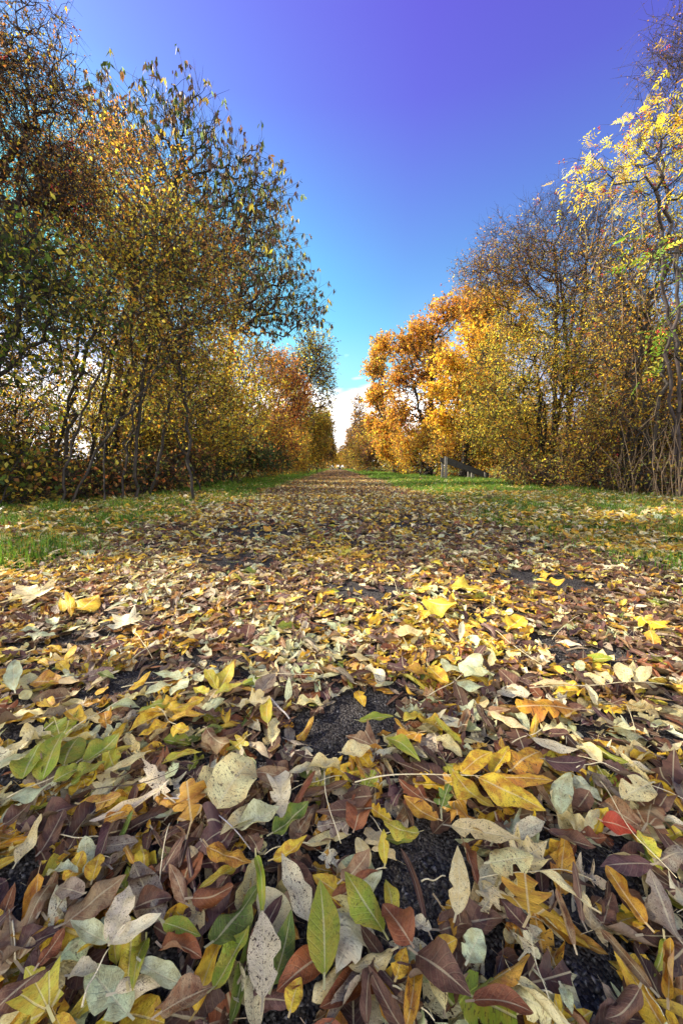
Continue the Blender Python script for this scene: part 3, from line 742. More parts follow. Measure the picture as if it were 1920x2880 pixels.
build_tree('rowan_tree', 'young green rowan sapling poking out at the right edge', 'tree', (4.75, 4.75, 0.03), 1,
    [(1520, 580, 60, 28, 4.8), (1545, 720, 35, 40, 4.7), (1535, 820, 45, 30, 4.8), (1620, 650, 50, 150, 4.7)],
    [(1, LIME), (5, (.12, .21, .03)), (1, MNT)], 22, npts=28, leaf=.055, aspect=.34, twigs=1, nl=2, twig_len=.25, style='pinnate', group=RG, rmax=.025, rt=.004, berries=12)
build_tree('hawthorn_tree', 'broad dark hawthorn with purple bare twigs at its crest', 'tree', (5.6, 9.2, 0.03), 4,
    [(1210, 570, 120, 85, 9), (1300, 500, 100, 85, 9.1), (1150, 630, 95, 75, 9), (1095, 620, 45, 45, 8.9), (1270, 650, 170, 110, 9.2), (1400, 520, 110, 100, 9.2), (1390, 660, 130, 100, 9.1)],
    [(3, DKB), (4, BRN), (1.5, PUR), (2.5, OLIVE), (2.5, GOLD), (1, YEL)], 23, npts=2300, leaf=.036, twigs=4, nl=6, twig_len=.34, bark=M_PURPLE, pale={'hi_bare': (4.3, 6.2)}, berries=60, group=RG, rmax=.05, rt=.002)
build_tree('hawthorn_tree', 'yellow green speckled hawthorn with pale trunk on right verge', 'tree', (5.05, 8.7, 0.03), 3,
    [(1230, 790, 130, 110, 8.8), (1170, 880, 110, 110, 8.8), (1280, 930, 120, 110, 8.6), (1160, 990, 85, 70, 8.9), (1340, 830, 110, 110, 8.6), (1250, 1050, 110, 50, 8.6), (1370, 1000, 90, 90, 8.3)],
    [(4, YEL), (3, OLIVE), (3, LIME), (2, BRN), (2, GOLD), (1, GRN)], 24, npts=1900, leaf=.044, aspect=.6, twigs=3, nl=6, twig_len=.3, group=RG, rmax=.09, bark=M_BARK)
build_tree('elder_shrub', 'twiggy elder with pale dead stems beside the right edge', 'shrub', (5.15, 6.5, 0.03), 6,
    [(1450, 620, 110, 110, 6.7), (1500, 800, 95, 140, 6.5), (1420, 760, 90, 100, 6.7), (1550, 560, 90, 90, 6.6), (1460, 980, 110, 100, 6.4), (1590, 900, 90, 170, 6.4)],
    [(3, DKB), (3, OLIVE), (3, BRN), (3, YEL), (2, GOLD)], 25, npts=1600, leaf=.042, twigs=3, nl=5, twig_len=.32, bare=.25, pale={'stems': (.5, 1.1), 'n': 60}, berries=50, group=RG, rmax=.05)
build_tree('field_maple', 'bright amber field maple behind the wooden barrier', 'tree', (5.5, 15.8, 0.03), 2,
    [(1035, 830, 45, 35, 15.5), (1010, 890, 45, 40, 15.4), (1025, 960, 45, 35, 15.3), (1095, 790, 60, 50, 16), (1085, 900, 75, 60, 15.8), (1130, 980, 70, 55, 15.6), (1130, 700, 60, 45, 16.2), (1180, 760, 60, 60, 16)],
    [(5, AMB), (3, YEL), (2, ORA), (3, GOLD), (1.5, OLIVE), (1, BRN)], 26, npts=1050, shell=.62, leaf=.09, aspect=.85, twigs=3, nl=7, twig_len=.4, group=RG, rmax=.13, rt=.006)
build_tree('norway_maple', 'orange brown maple rising behind the amber one', 'tree', (5.3, 21, 0.03), 2,
    [(1080, 700, 60, 36, 21), (1030, 725, 55, 40, 21), (975, 765, 55, 42, 21), (930, 800, 40, 38, 21), (915, 870, 45, 45, 21), (920, 950, 45, 45, 21), (980, 860, 55, 60, 21), (975, 960, 50, 50, 21), (955, 1020, 55, 35, 20.5), (885, 795, 22, 22, 21.5)],
    [(3, ORA), (5, GOLD), (1.5, RUST), (2, AMB), (4, BRN), (1.5, OLIVE)], 27, npts=1250, shell=.62, leaf=.10, aspect=.85, twigs=3, nl=7, twig_len=.45, group=RG, rmax=.14, rt=.006, twig_r=.005)
build_tree('field_maple', 'yellow and orange maple nearest the gap of white sky', 'tree', (4.4, 27, 0.03), 2,
    [(872, 800, 24, 30, 27), (862, 850, 24, 32, 27), (868, 915, 30, 35, 27), (858, 970, 20, 30, 27.5), (890, 990, 36, 40, 26), (905, 1030, 40, 35, 25)],
    [(4, GOLD), (2, YEL), (3, ORA), (3, OLIVE), (2, RUST), (2, BRN)], 28, npts=900, shell=.62, leaf=.12, aspect=.85, twigs=3, nl=7, twig_len=.5, group=RG, rmax=.14, rt=.007, twig_r=.006)
build_tree('field_maple', 'low golden maple thicket left of the wooden barrier', 'tree', (4.6, 19, 0.03), 6,
    [(985, 1020, 50, 50, 18.5), (940, 1040, 35, 40, 20), (1040, 1010, 45, 55, 17.5), (1130, 1050, 50, 38, 15)],
    [(4, GOLD), (3, AMB), (3, BRN), (2, YEL), (1, MNT)], 29, npts=800, leaf=.08, aspect=.8, twigs=3, nl=6, twig_len=.4, group=RG, rmax=.05, rt=.005)
build_tree('hawthorn_tree', 'purplish grey half bare tree under the white cloud', 'tree', (3.4, 40, 0), 2,
    [(822, 955, 20, 50, 40), (835, 1000, 22, 50, 38), (805, 1010, 16, 30, 42), (850, 1040, 24, 24, 34)],
    [(4, PUR), (3, BRN), (2, OLIVE), (2, GOLD), (1, RUST)], 30, npts=800, leaf=.13, twigs=3, nl=5, twig_len=.7, bare=.2, group=RG, rmax=.12, rt=.008, twig_r=.008, bark=M_PURPLE)
endt = build_tree('field_maple', 'small bright yellow tree closing the far end of the path', 'tree', (0.8, 95, 0), 2,
    [(785, 1052, 11, 13, 95), (775, 1055, 9, 12, 96), (797, 1055, 9, 11, 94)],
    [(5, AMB), (4, YEL), (1, GOLD)], 31, npts=350, leaf=.3, twigs=3, nl=6, twig_len=1.0, group='far trees round the end of the path', rmax=.12, rt=.012, twig_r=.01)
fo = build_tree('hawthorn_tree', 'olive brown tree just right of the yellow far tree', 'tree', (3.6, 62, 0), 2,
    [(812, 1010, 16, 38, 62), (825, 1035, 16, 30, 60), (800, 1035, 10, 22, 64)],
    [(4, OLIVE), (3, BRN), (2, GOLD), (2, PUR)], 32, npts=500, leaf=.2, twigs=3, nl=6, twig_len=.9, group='far trees round the end of the path', rmax=.14, rt=.01, twig_r=.01)
copy_tree(fo, (-3.9, 66, 0), 2.1, (1.0, 1, 1.05), 'olive brown tree just left of the yellow far tree')
copy_tree(fo, (-3.4, 50, 0), 4.0, (.85, .85, .95), 'brown tree left of the path before the far olive one')
copy_tree(fo, (4.6, 92, 0), 1.0, (1.2, 1.2, 1.2), 'farthest tree right of the path, small and hazy')
copy_tree(fo, (-4.8, 94, 0), 5.0, (1.2, 1.2, 1.25), 'farthest tree left of the path, small and hazy')
build_tree('bramble_bush', 'brown twiggy bramble at the foot of the speckled hawthorn', 'shrub', (5.0, 8.0, 0.03), 8,
    [(1230, 1085, 90, 32, 8.1), (1340, 1090, 90, 36, 7.4), (1195, 1072, 45, 26, 9.3), (1440, 1095, 80, 40, 6.4), (1530, 1100, 70, 45, 5.7)],
    [(4, BRN), (3, DKB), (2, OLIVE), (2, YEL), (2, DKG), (1, MNT)], 33, npts=700, leaf=.045, aspect=.6, twigs=3, nl=4, twig_len=.3, group='bramble bushes', rmax=.010, ymin=.05, bark=M_PURPLE, splay=.9)
for src, loc, rz, sc, lab, grp in (
    ('birch_tree', (-4.9, 1.2, 0), 1.3, (1.15, 1.15, .95), 'nearly bare tree just outside the left edge beside the big leaved shrub', LG),
    ('hazel_shrub', (-5.1, 0.75, 0), 0.0, (1.1, .95, 1.05), 'yellow hazel just outside the left edge of the picture', LG),
    ('field_maple.001', (-4.9, -1.6, 0), 2.3, (1.2, 1.2, 1.3), 'golden maple nearest the viewer on the left, outside the picture', LG),
    ('field_maple.001', (-5.6, 15.5, 0), 1.2, (1.1, 1.1, 1.0), 'golden maple behind the russet dogwood', LG),
    ('field_maple', (-5.4, 12.5, 0), 3.6, (1.1, 1.1, 1.15), 'yellow green maple behind the second ash', LG),
    ('hawthorn_tree.001', (-4.6, 27, 0), 2.6, (.8, .8, .8), 'bronze hawthorn past the thin poplar', LG),
    ('field_maple.001', (-3.6, 30, 0), 4.4, (1.1, 1.1, 1.1), 'golden maple past the olive hawthorn', LG),
    ('field_maple', (-4.2, 42, 0), .6, (1.4, 1.4, 1.5), 'yellow green maple far along the left row', LG),
    ('hawthorn_tree.004', (8.3, 12.5, 0), 2.0, (1, 1, .8), 'dark hawthorn behind the speckled one', RG),
    ('hawthorn_tree.005', (7.6, 7.6, 0), 2.9, (1, 1, .9), 'speckled hawthorn behind the twiggy elder', RG),
    ('field_maple.001', (7.9, 10.2, 0), .8, (1.1, 1.1, 1.0), 'golden maple behind the dark hawthorn', RG),
    ('field_maple', (7.2, 14.5, 0), 2.8, (1.2, 1.2, 1.2), 'yellow green maple right of the barrier', RG),
    ('field_maple.001', (5.2, 33, 0), 1.9, (1.3, 1.3, 1.5), 'golden maple far along the right row', RG),
    ('norway_maple', (7.0, 25.5, 0), 2.5, (1, 1, .95), 'orange brown maple in the second line on the right', RG),
    ('norway_maple', (6.9, 18.2, 0), 4.1, (.85, .85, .8), 'orange maple filling the gap behind the barrier', RG),
    ('hawthorn_tree.001', (4.4, 48, 0), 3.3, (1, 1, 1), 'bronze hawthorn far along the right row', RG)):
    copy_tree(bpy.data.objects[src], loc, rz, sc, lab, grp)

# low dense shrubs that close each row down to the ground
def low_shrub(name, label, base, w, h, pal, seed, **kw):
    px = to_px((base[0], base[1], h * .5)); k = .8166 ; rr = w * FPX / base[1] * k; hh = h * FPX / base[1] * k
    q = (px[0] * k, px[1] * k)
    return build_tree(name, label, 'shrub', base, 8, [(q[0], q[1], rr * .8, hh * .55, base[1]), (q[0] - rr * .5, q[1] + hh * .15, rr * .6, hh * .4, base[1]), (q[0] + rr * .5, q[1] + hh * .15, rr * .6, hh * .4, base[1] + .3)],
                      pal, seed, ymin=.08, splay=.9, rmax=.018, bark=M_BARK, **kw)
MIXL = [(4, YEL), (3, OLIVE), (3, LIME), (3, BRN), (2, GOLD), (1.5, DKG), (1, MNT)]
MIXR = [(4, GOLD), (3, YEL), (3, BRN), (2, OLIVE), (1, RUST), (1, MNT)]
low_shrub('blackthorn_shrub', 'low yellow green blackthorn between the hazel and the dark bramble', (-3.7, 7.3, 0), 1.1, 2.3, MIXL, 41, npts=900, leaf=.045, aspect=.6, nl=6, twig_len=.28, group=LG)
low_shrub('spindle_shrub', 'low golden spindle in the middle of the right row', (5.6, 10.2, 0), 1.2, 2.4, MIXR, 42, npts=900, leaf=.05, aspect=.6, nl=6, twig_len=.3, group=RG)
low_shrub('spindle_shrub', 'brown and yellow spindle close to the right edge', (5.3, 7.0, 0), 1.1, 2.2, [(4, BRN), (3, YEL), (3, OLIVE), (2, GOLD), (2, DKB)], 43, npts=900, leaf=.042, aspect=.6, nl=6, twig_len=.28, group=RG)
low_shrub('blackthorn_shrub', 'thin brown blackthorn behind the many stemmed hazel', (-4.9, 6.2, 0), 1.2, 2.6, [(4, BRN), (3, GOLD), (3, OLIVE), (2, YEL)], 44, npts=700, leaf=.045, aspect=.6, nl=5, twig_len=.3, group=LG)
for src, loc, rz, s, lab, grp in (
    ('blackthorn_shrub.001', (-5.9, 5.6, 0), 2.2, .95, 'thin brown blackthorn in the gap at far left', LG),
    ('blackthorn_shrub.001', (-4.5, 5.0, 0), 4.2, .85, 'thin brown blackthorn among the hazel stems', LG),
    ('bramble_bush.001', (-4.5, 5.3, 0), 2.6, 1.35, 'tall bramble behind the hazel stems', LG),
    ('blackthorn_shrub', (-4.0, 9.4, 0), 1.4, 1.1, 'yellow green blackthorn behind the dark bramble', LG),
    ('blackthorn_shrub', (-3.6, 12.6, 0), 2.4, 1.15, 'yellow green blackthorn below the second ash', LG),
    ('spindle_shrub', (-3.5, 14.6, 0), 3.2, 1.1, 'golden spindle in front of the russet dogwood', LG),
    ('blackthorn_shrub', (-3.4, 18.2, 0), .4, 1.3, 'yellow green blackthorn below the thin poplar', LG),
    ('spindle_shrub', (-3.3, 21.5, 0), 5.2, 1.4, 'golden spindle before the olive hawthorn', LG),
    ('blackthorn_shrub', (-3.1, 26.5, 0), 2.0, 1.7, 'tall blackthorn past the olive hawthorn', LG),
    ('spindle_shrub', (-2.9, 33, 0), 1.1, 2.0, 'tall golden spindle past the tall blackthorn', LG),
    ('blackthorn_shrub', (-2.8, 43, 0), 3.3, 2.3, 'big blackthorn narrowing the far path on the left', LG),
    ('spindle_shrub', (6.7, 12.9, 0), 1.4, 1.15, 'golden spindle just right of the barrier', RG),
    ('spindle_shrub', (5.7, 17, 0), 3.4, 1.3, 'golden spindle behind the barrier', RG),
    ('spindle_shrub.001', (6.8, 8.8, 0), 3.4, 1.3, 'brown spindle behind the pale trunked hawthorn', RG),
    ('spindle_shrub.001', (6.6, 6.2, 0), 5.0, 1.5, 'brown spindle cut by the right edge', RG),
    ('spindle_shrub', (5.0, 22.5, 0), .4, 1.5, 'golden spindle under the orange brown maple', RG),
    ('blackthorn_shrub', (4.4, 28, 0), 4.4, 1.6, 'yellow green blackthorn under the gap side maple', RG),
    ('spindle_shrub', (3.9, 35, 0), 2.2, 2.0, 'tall golden spindle far down the right row', RG),
    ('blackthorn_shrub', (3.3, 44, 0), 1.2, 2.2, 'big blackthorn narrowing the far path on the right', RG)):
    copy_tree(bpy.data.objects[src], loc, rz, (s, s, s), lab, grp)
FARG = 'far trees round the end of the path'
for src, loc, rz, s, lab in (
    ('hawthorn_tree.007', (-3.0, 58, 0), .7, (.9, .9, 1.0), 'far olive tree leaning over the path from the left'),
    ('hawthorn_tree.007', (3.2, 54, 0), 2.7, (.9, .9, .9), 'far olive tree leaning over the path from the right'),
    ('field_maple.001', (-2.9, 74, 0), 3.0, (1.5, 1.5, 1.6), 'far golden maple left of the yellow tree'),
    ('field_maple.001', (3.3, 78, 0), 1.0, (1.5, 1.5, 1.6), 'far golden maple right of the yellow tree'),
    ('spindle_shrub', (-2.6, 88, 0), 1.0, (2.2, 2.2, 2.2), 'far golden bush left of the yellow tree'),
    ('spindle_shrub', (2.9, 90, 0), 4.0, (2.2, 2.2, 2.2), 'far golden bush right of the yellow tree'),
    ('bramble_bush', (3.1, 100, 0), .6, (1.6, 1.3, 1.6), 'dark bramble beneath the yellow far tree'),
    ('hawthorn_tree.007', (-.9, 108, 0), 1.7, (1.1, 1.1, .9), 'brown tree behind the yellow far tree')):
    copy_tree(bpy.data.objects[src], loc, rz, s, lab, FARG)
# dry upright stems on the right
r = np.random.default_rng(5)
n = 420; bx = r.uniform(4.7, 6.2, n); by = r.uniform(5.0, 8.5, n); hh = r.uniform(.5, 1.5, n)
p0 = np.stack([bx, by, np.full(n, 0.0)], 1); p1 = p0 + np.stack([r.normal(0, .08, n), r.normal(0, .08, n), hh * .55], 1); p2 = p1 + np.stack([r.normal(0, .14, n), r.normal(0, .14, n), hh * .45], 1)
v1, f1 = tubes(p0, p1, np.full(n, .007), np.full(n, .005), 4); v2, f2 = tubes(p1, p2, np.full(n, .005), np.full(n, .002), 4)
tag(mesh_np('dry_stems', np.concatenate([v1, v2]), np.concatenate([f1, f2 + len(v1)]), M_PALE), 'dry brown upright stems at the right edge', 'dry stems', kind='stuff')

# far field hedge seen through the left gap
n = 5000; hx = r.uniform(-420, -60, n); hy = 180 + r.normal(0, 3, n) + (hx + 200) * .1; hz = r.random(n) * (3.2 + 1.5 * np.sin(hx * .07))
V, F, C = place_leaves(np.stack([hx, hy, hz], 1), r.normal(0, 1, (n, 3)), r.normal(0, 1, (n, 3)), np.full(n, 2.2), np.full(n, 1.8), pick_cols([(3, DKG), (2, BRN), (2, OLIVE)], n, r))
n2 = 9000; hx2 = r.uniform(-60, 60, n2); hy2 = 135 + r.normal(0, 4, n2); hz2 = r.random(n2) * (4.5 + 1.8 * np.sin(hx2 * .35) + np.sin(hx2 * .9))
V2, F2, C2 = place_leaves(np.stack([hx2, hy2, hz2], 1), r.normal(0, 1, (n2, 3)), r.normal(0, 1, (n2, 3)), np.full(n2, .7), np.full(n2, .55), pick_cols([(3, OLIVE), (3, BRN), (2, GOLD), (2, DKG)], n2, r))
tag(mesh_np('far_woodland', V2, F2, M_FOL, cols={'col': C2}), 'brownish far woodland closing the view beyond the path end', 'woodland', kind='stuff')
tag(mesh_np('distant_hedge', V, F, M_FOL, cols={'col': C}), 'distant hedge across the field on the left', 'hedge', kind='stuff')

# ------------------------------------------------------------------ wooden barrier
def wood_material():
    g = G('weathered_wood'); tcn = g.node('ShaderNodeTexCoord')
    mpn = g.node('ShaderNodeMapping'); mpn.inputs['Scale'].default_value = (1.2, 14, 14); g.l.new(tcn.outputs['Generated'], mpn.inputs[0])
    n = g.noise(mpn.outputs[0], 3, 6, 0.7)
    p = g.node('ShaderNodeBsdfPrincipled'); g.put(p.inputs['Base Color'], g.mix(g.rng(n, .3, .7), (.016, .016, .016), (.05, .047, .044))); p.inputs['Roughness'].default_value = .8
    bp = g.node('ShaderNodeBump'); bp.inputs['Strength'].default_value = .5; bp.inputs['Distance'].default_value = .01
    g.put(bp.inputs['Height'], n); g.l.new(bp.outputs[0], p.inputs['Normal'])
    return g.out(p.outputs[0])
def post_material():
    g = G('grey_post_wood'); tcn = g.node('ShaderNodeTexCoord')
    mpn = g.node('ShaderNodeMapping'); mpn.inputs['Scale'].default_value = (9, 9, .8); g.l.new(tcn.outputs['Generated'], mpn.inputs[0])
    n = g.noise(mpn.outputs[0], 3, 6, 0.7)
    p = g.node('ShaderNodeBsdfPrincipled'); g.put(p.inputs['Base Color'], g.mix(n, (.10, .095, .085), (.30, .28, .25))); p.inputs['Roughness'].default_value = .85
    return g.out(p.outputs[0])
M_WOOD, M_POST = wood_material(), post_material()
def hexa(name, c8, mat, parent, bev=.008):
    me = bpy.data.meshes.new(name)
    me.from_pydata([tuple(c) for c in c8], [], [(0, 3, 2, 1), (4, 5, 6, 7), (0, 1, 5, 4), (1, 2, 6, 5), (2, 3, 7, 6), (3, 0, 4, 7)])
    import bmesh
    b = bmesh.new(); b.from_mesh(me); bmesh.ops.recalc_face_normals(b, faces=b.faces)
    bmesh.ops.bevel(b, geom=b.edges[:], offset=bev, segments=2, affect='EDGES'); b.to_mesh(me); b.free()
    me.materials.append(mat)
    return link(bpy.data.objects.new(name, me), parent)
A0 = far(1252, 1340, 13.8)[0]; A1 = far(1371, 1350, 13.55)[0]
bz = float(hgt(A0.x, A0.y))
bar = empty('wooden_barrier', (A0.x, A0.y, bz)); tag(bar, 'dark wooden barrier with two sloping planks on grey posts', 'barrier')
ax_ = np.array([A1.x - A0.x, A1.y - A0.y]); LB = np.linalg.norm(ax_); ax_ = ax_ / LB; nrm = np.array([-ax_[1], ax_[0]])
def bp_(s, t, z): return (ax_[0] * s + nrm[0] * t, ax_[1] * s + nrm[1] * t, z)
def post(s, t, top, wd=.11):
    h = wd / 2
    hexa('post', [bp_(s - h, t - h, -.15), bp_(s + h, t - h, -.15), bp_(s + h, t + h, -.15), bp_(s - h, t + h, -.15),
                  bp_(s - h, t - h, top), bp_(s + h, t - h, top - .04), bp_(s + h, t + h, top - .04), bp_(s - h, t + h, top)], M_POST, bar)
def plank(s0, s1, t, z0, z1, hgt_, th=.07):
    hexa('plank', [bp_(s0, t, z0 - hgt_), bp_(s1, t, z1 - hgt_ * .8), bp_(s1, t + th, z1 - hgt_ * .8), bp_(s0, t + th, z0 - hgt_),
                   bp_(s0, t, z0), bp_(s1, t, z1), bp_(s1, t + th, z1), bp_(s0, t + th, z0)], M_WOOD, bar)
post(.0, -.05, .83, .095); plank(-.07, LB * 1.02, .003, .84, .22, .26)
post(-.02, .85, .80, .095); plank(-.13, LB * 1.0, .74, .83, .22, .2)
post(LB * .66, .13, .34); post(LB * .92, -.06, .26, .06); post(LB * .66, .87, .34)

# ------------------------------------------------------------------ grass on the verges
def grass(n, ymin, ymax, pw, hh, wd, seed, xl=3.9, xr=5.6):
    r = np.random.default_rng(seed)
    y = ymin + (ymax - ymin) * r.random(n) ** pw
    left = r.random(n) < .42
    x = np.where(left, edge_l(y) + .05 - r.random(n) * (xl - 1.5) + r.normal(0, .12, n), edge_r(y) - .05 + r.random(n) * (xr - 1.6) + r.normal(0, .12, n))
    k = r.random(n) < .6 + .8 * vnoise(x * 2.2 + 5, y * 2.2)
    x, y = x[k], y[k]; n = len(x)
    h = hh * r.uniform(.4, 1.3, n) * np.clip(1 + .9 * vnoise(x * 2.6, y * 2.6), .35, 2); a = r.uniform(0, 6.283, n)
    b = np.stack([x, y, hgt(x, y) - .004], 1); s = np.stack([np.cos(a), np.sin(a), 0 * a], 1) * (wd * r.uniform(.6, 1.3, n))[:, None]
    ln = np.stack([np.cos(a + 1.57), np.sin(a + 1.57), 0 * a], 1) * (h * r.uniform(.1, .9, n))[:, None]
    m = b + ln * .3 + np.stack([0 * h, 0 * h, h * .6], 1); t = b + ln + np.stack([0 * h, 0 * h, h * .95], 1)
    V = np.stack([b - s, b + s, m + s * .7, m - s * .7, t], 1).reshape(-1, 3)
    F4 = np.array([[0, 1, 2, 3]]) + (np.arange(n) * 5)[:, None]; F3 = np.array([[3, 2, 4]]) + (np.arange(n) * 5)[:, None]
    c = pick_cols([(4, (.065, .14, .018)), (3, (.11, .20, .028)), (1.5, (.03, .07, .012)), (1, (.16, .17, .05))], n, r)
    return V, F4, F3, np.repeat(c, 5, 0)
vs, f4, f3, cs, off = [], [], [], [], 0
for q in ((150000, 1.6, 8, 1.0, .075, .0022, 3), (130000, 8, 22, 1.0, .080, .0045, 4), (70000, 22, 85, 1.2, .09, .014, 6)):
    v, a, b, c = grass(*q); vs.append(v); f4.append(a + off); f3.append(b + off); cs.append(c); off += len(v)
tag(mesh_np('verge_grass', np.concatenate(vs), [np.concatenate(f4), np.concatenate(f3)], M_GRASS, cols={'col': np.concatenate(cs)}),
    'short green grass along both verges of the path', 'grass', kind='stuff')

# ------------------------------------------------------------------ fallen leaves that can be told apart
CROP = {'5': (0, 1400), '6': (960, 1400), '7': (0, 2080), '8': (960, 2080)}
def pxy(c, p): return CROP[c][0] + p[0] * .6122, CROP[c][1] + p[1] * .6122
HEROES = []                           # (photo x, photo y, nick)
def place(X, base, tip, h, tilt, side):
    """turn leaf-local coordinates (y along) to lie from base towards tip, lowest point at height h"""
    d = tip - base; d.z = 0; a = math.atan2(-d.x, d.y)
    Rm = np.array(Matrix.Rotation(a, 3, 'Z') @ Matrix.Rotation(tilt, 3, 'X') @ Matrix.Rotation(side, 3, 'Y'))
    Y = X @ Rm.T
    Y[:, 2] += h - np.quantile(Y[:, 2], .12)
    Y[:, 2] = np.maximum(Y[:, 2], .0015)
    return Y
CURL = {0: (.15, .2, .10), 1: (.55, .8, .26), 2: (1.0, 1.9, .42), 3: (.5, 2.9, .2)}
def make_leaf(kind, Lg, W, r, curl, nv=14, nu=8, stalk=.12, rings=4, sub=3):
    bd, rl, wv = CURL[curl]
    bd *= r.choice([-1, 1]) * r.uniform(.4, 1.2); rl *= r.uniform(.5, 1.2) * r.choice([-1, 1], p=[.35, .65]); wv *= r.uniform(.6, 1.3); tw = r.uniform(-.5, .5) * (curl > 0)
    if kind in HALF: return leaf_lobed(kind, Lg, W, r, rings=rings, sub=sub, bend=bd, roll=rl * .7, wave=wv, twist=tw, stalk=max(stalk, .3))
    return leaf_simple(kind, Lg, W, r, nv=nv, nu=nu, bend=bd, roll=rl, wave=wv, twist=tw, stalk=stalk, skew=r.uniform(-.05, .05))
def leaf_obj(name, base, tip, Wm, kind, colr, curl, r, h=.02, parent=None, stalk=.12, origin=None, Lmul=1.0, h_up=True):
    Lg = (tip - base).length * Lmul
    X, F, UV = make_leaf(kind, Lg, Wm, r, curl, stalk=stalk)
    Y = place(X, base, tip, h + (.007 if h_up else 0), r.uniform(-.05, .12) * (1 + curl), r.uniform(-.18, .18) * (1 + .5 * curl))
    Y[:, 0] += base.x; Y[:, 1] += base.y
    o0 = np.array(origin if origin is not None else (base.x, base.y, 0))
    return mesh_np(name, Y - o0, F, M_LOBE if kind in HALF else M_LEAF, parent, uv=UV, cols=leaf_cols(len(Y), colr, r), smooth=True, loc=None if parent else o0)
hr = np.random.default_rng(77)
def ground_width(c, b, t, wpx):
    """width in metres of a leaf drawn wpx crop pixels wide across its length"""
    m = pxy(c, ((b[0] + t[0]) / 2, (b[1] + t[1]) / 2)); q = pxy(c, (t[0], t[1])); s = pxy(c, (b[0], b[1]))
    d = Vector((q[0] - s[0], q[1] - s[1])); d.normalize(); n_ = Vector((-d.y, d.x)) * wpx * .6122 / 2
    return (at(m[0] + n_.x, m[1] + n_.y) - at(m[0] - n_.x, m[1] - n_.y)).length
def H(c, b, t, wpx, kind, colr, curl, nick, rest='', h=.024):
    B, T_ = at(*pxy(c, b)), at(*pxy(c, t))
    W = min(ground_width(c, b, t, wpx), .75 * (T_ - B).length if kind not in HALF else 1.3 * (T_ - B).length)
    o = leaf_obj('fallen_leaf', B, T_, W, kind, colr, curl, hr, h=h)
    tag(o, (nick + ' ' + rest).strip(), 'leaf', 'fallen leaves in the foreground')
    m = pxy(c, ((b[0] + t[0]) / 2, (b[1] + t[1]) / 2)); HEROES.append((*m, nick))
def stalk_mesh(name, pts, r0, r1, mat, parent=None, origin=None, lift=.012, zb=.022):
    n_ = max(6, len(pts) * 4); Q = smooth_line(pts, n_); r0 *= .72; r1 *= .72
    lift = min(lift, .05 * np.linalg.norm(Q[-1] - Q[0]))
    Q[:, 2] = zb + lift * np.sin(np.linspace(0, math.pi, n_)) + .002 * np.sin(np.linspace(0, 9, n_))
    o0 = np.array(origin if origin is not None else Q[0] * [1, 1, 0])
    V, F = polytube(Q - o0, r0, r1, 6)
    return mesh_np(name, V, F, mat, parent, smooth=True, loc=None if parent else o0)
def C(c, stalk, leaflets, colr, nick, rest='', h=.022, curl=1, kind='lance', sr=.0011):
    P = [at(*pxy(c, q)) for q in stalk]; o0 = (P[0].x, P[0].y, 0)
    root = empty('fallen_leaf', o0); tag(root, (nick + ' ' + rest).strip(), 'leaf', 'fallen leaves in the foreground')
    stalk_mesh('stalk', P, sr * 1.3, sr * .7, M_STALK, root, o0, lift=.006, zb=h + .002)
    for L_ in leaflets:
        b, t, wpx = L_[:3]; cc_ = L_[3] if len(L_) > 3 else colr
        B, T_ = at(*pxy(c, b)), at(*pxy(c, t))
        leaf_obj('leaflet', B, T_, min(ground_width(c, b, t, wpx), .7 * (T_ - B).length), kind, cc_, curl, hr, h=h, parent=root, stalk=.04, origin=o0)
    m = pxy(c, np.mean([np.add(l[0], l[1]) / 2 for l in leaflets], 0)); HEROES.append((*m, nick))
def TW(c, pts, r0, r1, mat, label, name='twig', lift=.010, branches=(), zb=.026):
    P = [at(*pxy(c, q)) for q in pts]
    o0 = (P[0].x, P[0].y, 0)
    if not branches:
        o = stalk_mesh(name, P, r0, r1, mat, origin=o0, lift=lift, zb=zb); tag(o, label, 'twig' if name == 'twig' else 'leaf stalk', 'loose twigs and stalks')
    else:
        root = empty(name, o0); tag(root, label, 'twig', 'loose twigs and stalks'); stalk_mesh('stem', P, r0, r1, mat, root, o0, lift=lift, zb=zb)
        for b in branches: stalk_mesh('branch', [at(*pxy(c, q)) for q in b], r1, r1 * .6, mat, root, o0, lift=lift * .6, zb=zb + .004)

# nearest leaves, left half
H('7', (755, 290), (660, 105), 140, 'maple', 'white', 1, 'chalky broad leaf', 'at the head of the white branching twig')
H('7', (750, 292), (412, 450), 46, 'strip', 'white', 2, 'long pale ribbon leaf', 'trailing left of the white twig', .03)
H('7', (995, 368), (1165, 142), 185, 'oval', 'cream', 1, 'broad cream leaf', 'right of the white branching twig', .03)
H('7', (885, 310), (1070, 140), 95, 'lance', 'cream', 1, 'slim cream leaf', 'pointing away above the white twig')
H('7', (882, 420), (860, 245), 165, 'oak', 'golden', 1, 'orange lobed leaf', 'lying under the white branching twig')
H('7', (1090, 442), (1285, 350), 140, 'lance', 'mint', 1, 'pale speckled leaf', 'below the broad cream leaf')
H('7', (1250, 470), (1430, 350), 90, 'oval', 'deep', 2, 'wavy dark green leaf', 'beside the pale speckled leaf')
C('7', [(40, 300), (190, 250), (330, 170), (440, 90)], [((110, 225), (195, 75), 80), ((190, 232), (290, 32), 95), ((300, 170), (372, 28), 90), ((390, 150), (555, 25), 85), ((250, 250), (400, 168), 80), ((330, 255), (492, 150), 70), ((60, 335), (255, 258), 80, 'mint')], 'green', 'large green compound leaf', 'with seven leaflets near the left edge', .03)
H('7', (310, 690), (390, 565), 110, 'oval', 'yellow', 1, 'blunt yellow leaf', 'standing behind the folded mint leaf')
H('7', (425, 690), (465, 572), 85, 'lance', 'yellow', 1, 'pointed yellow leaf', 'just right of the blunt yellow one')
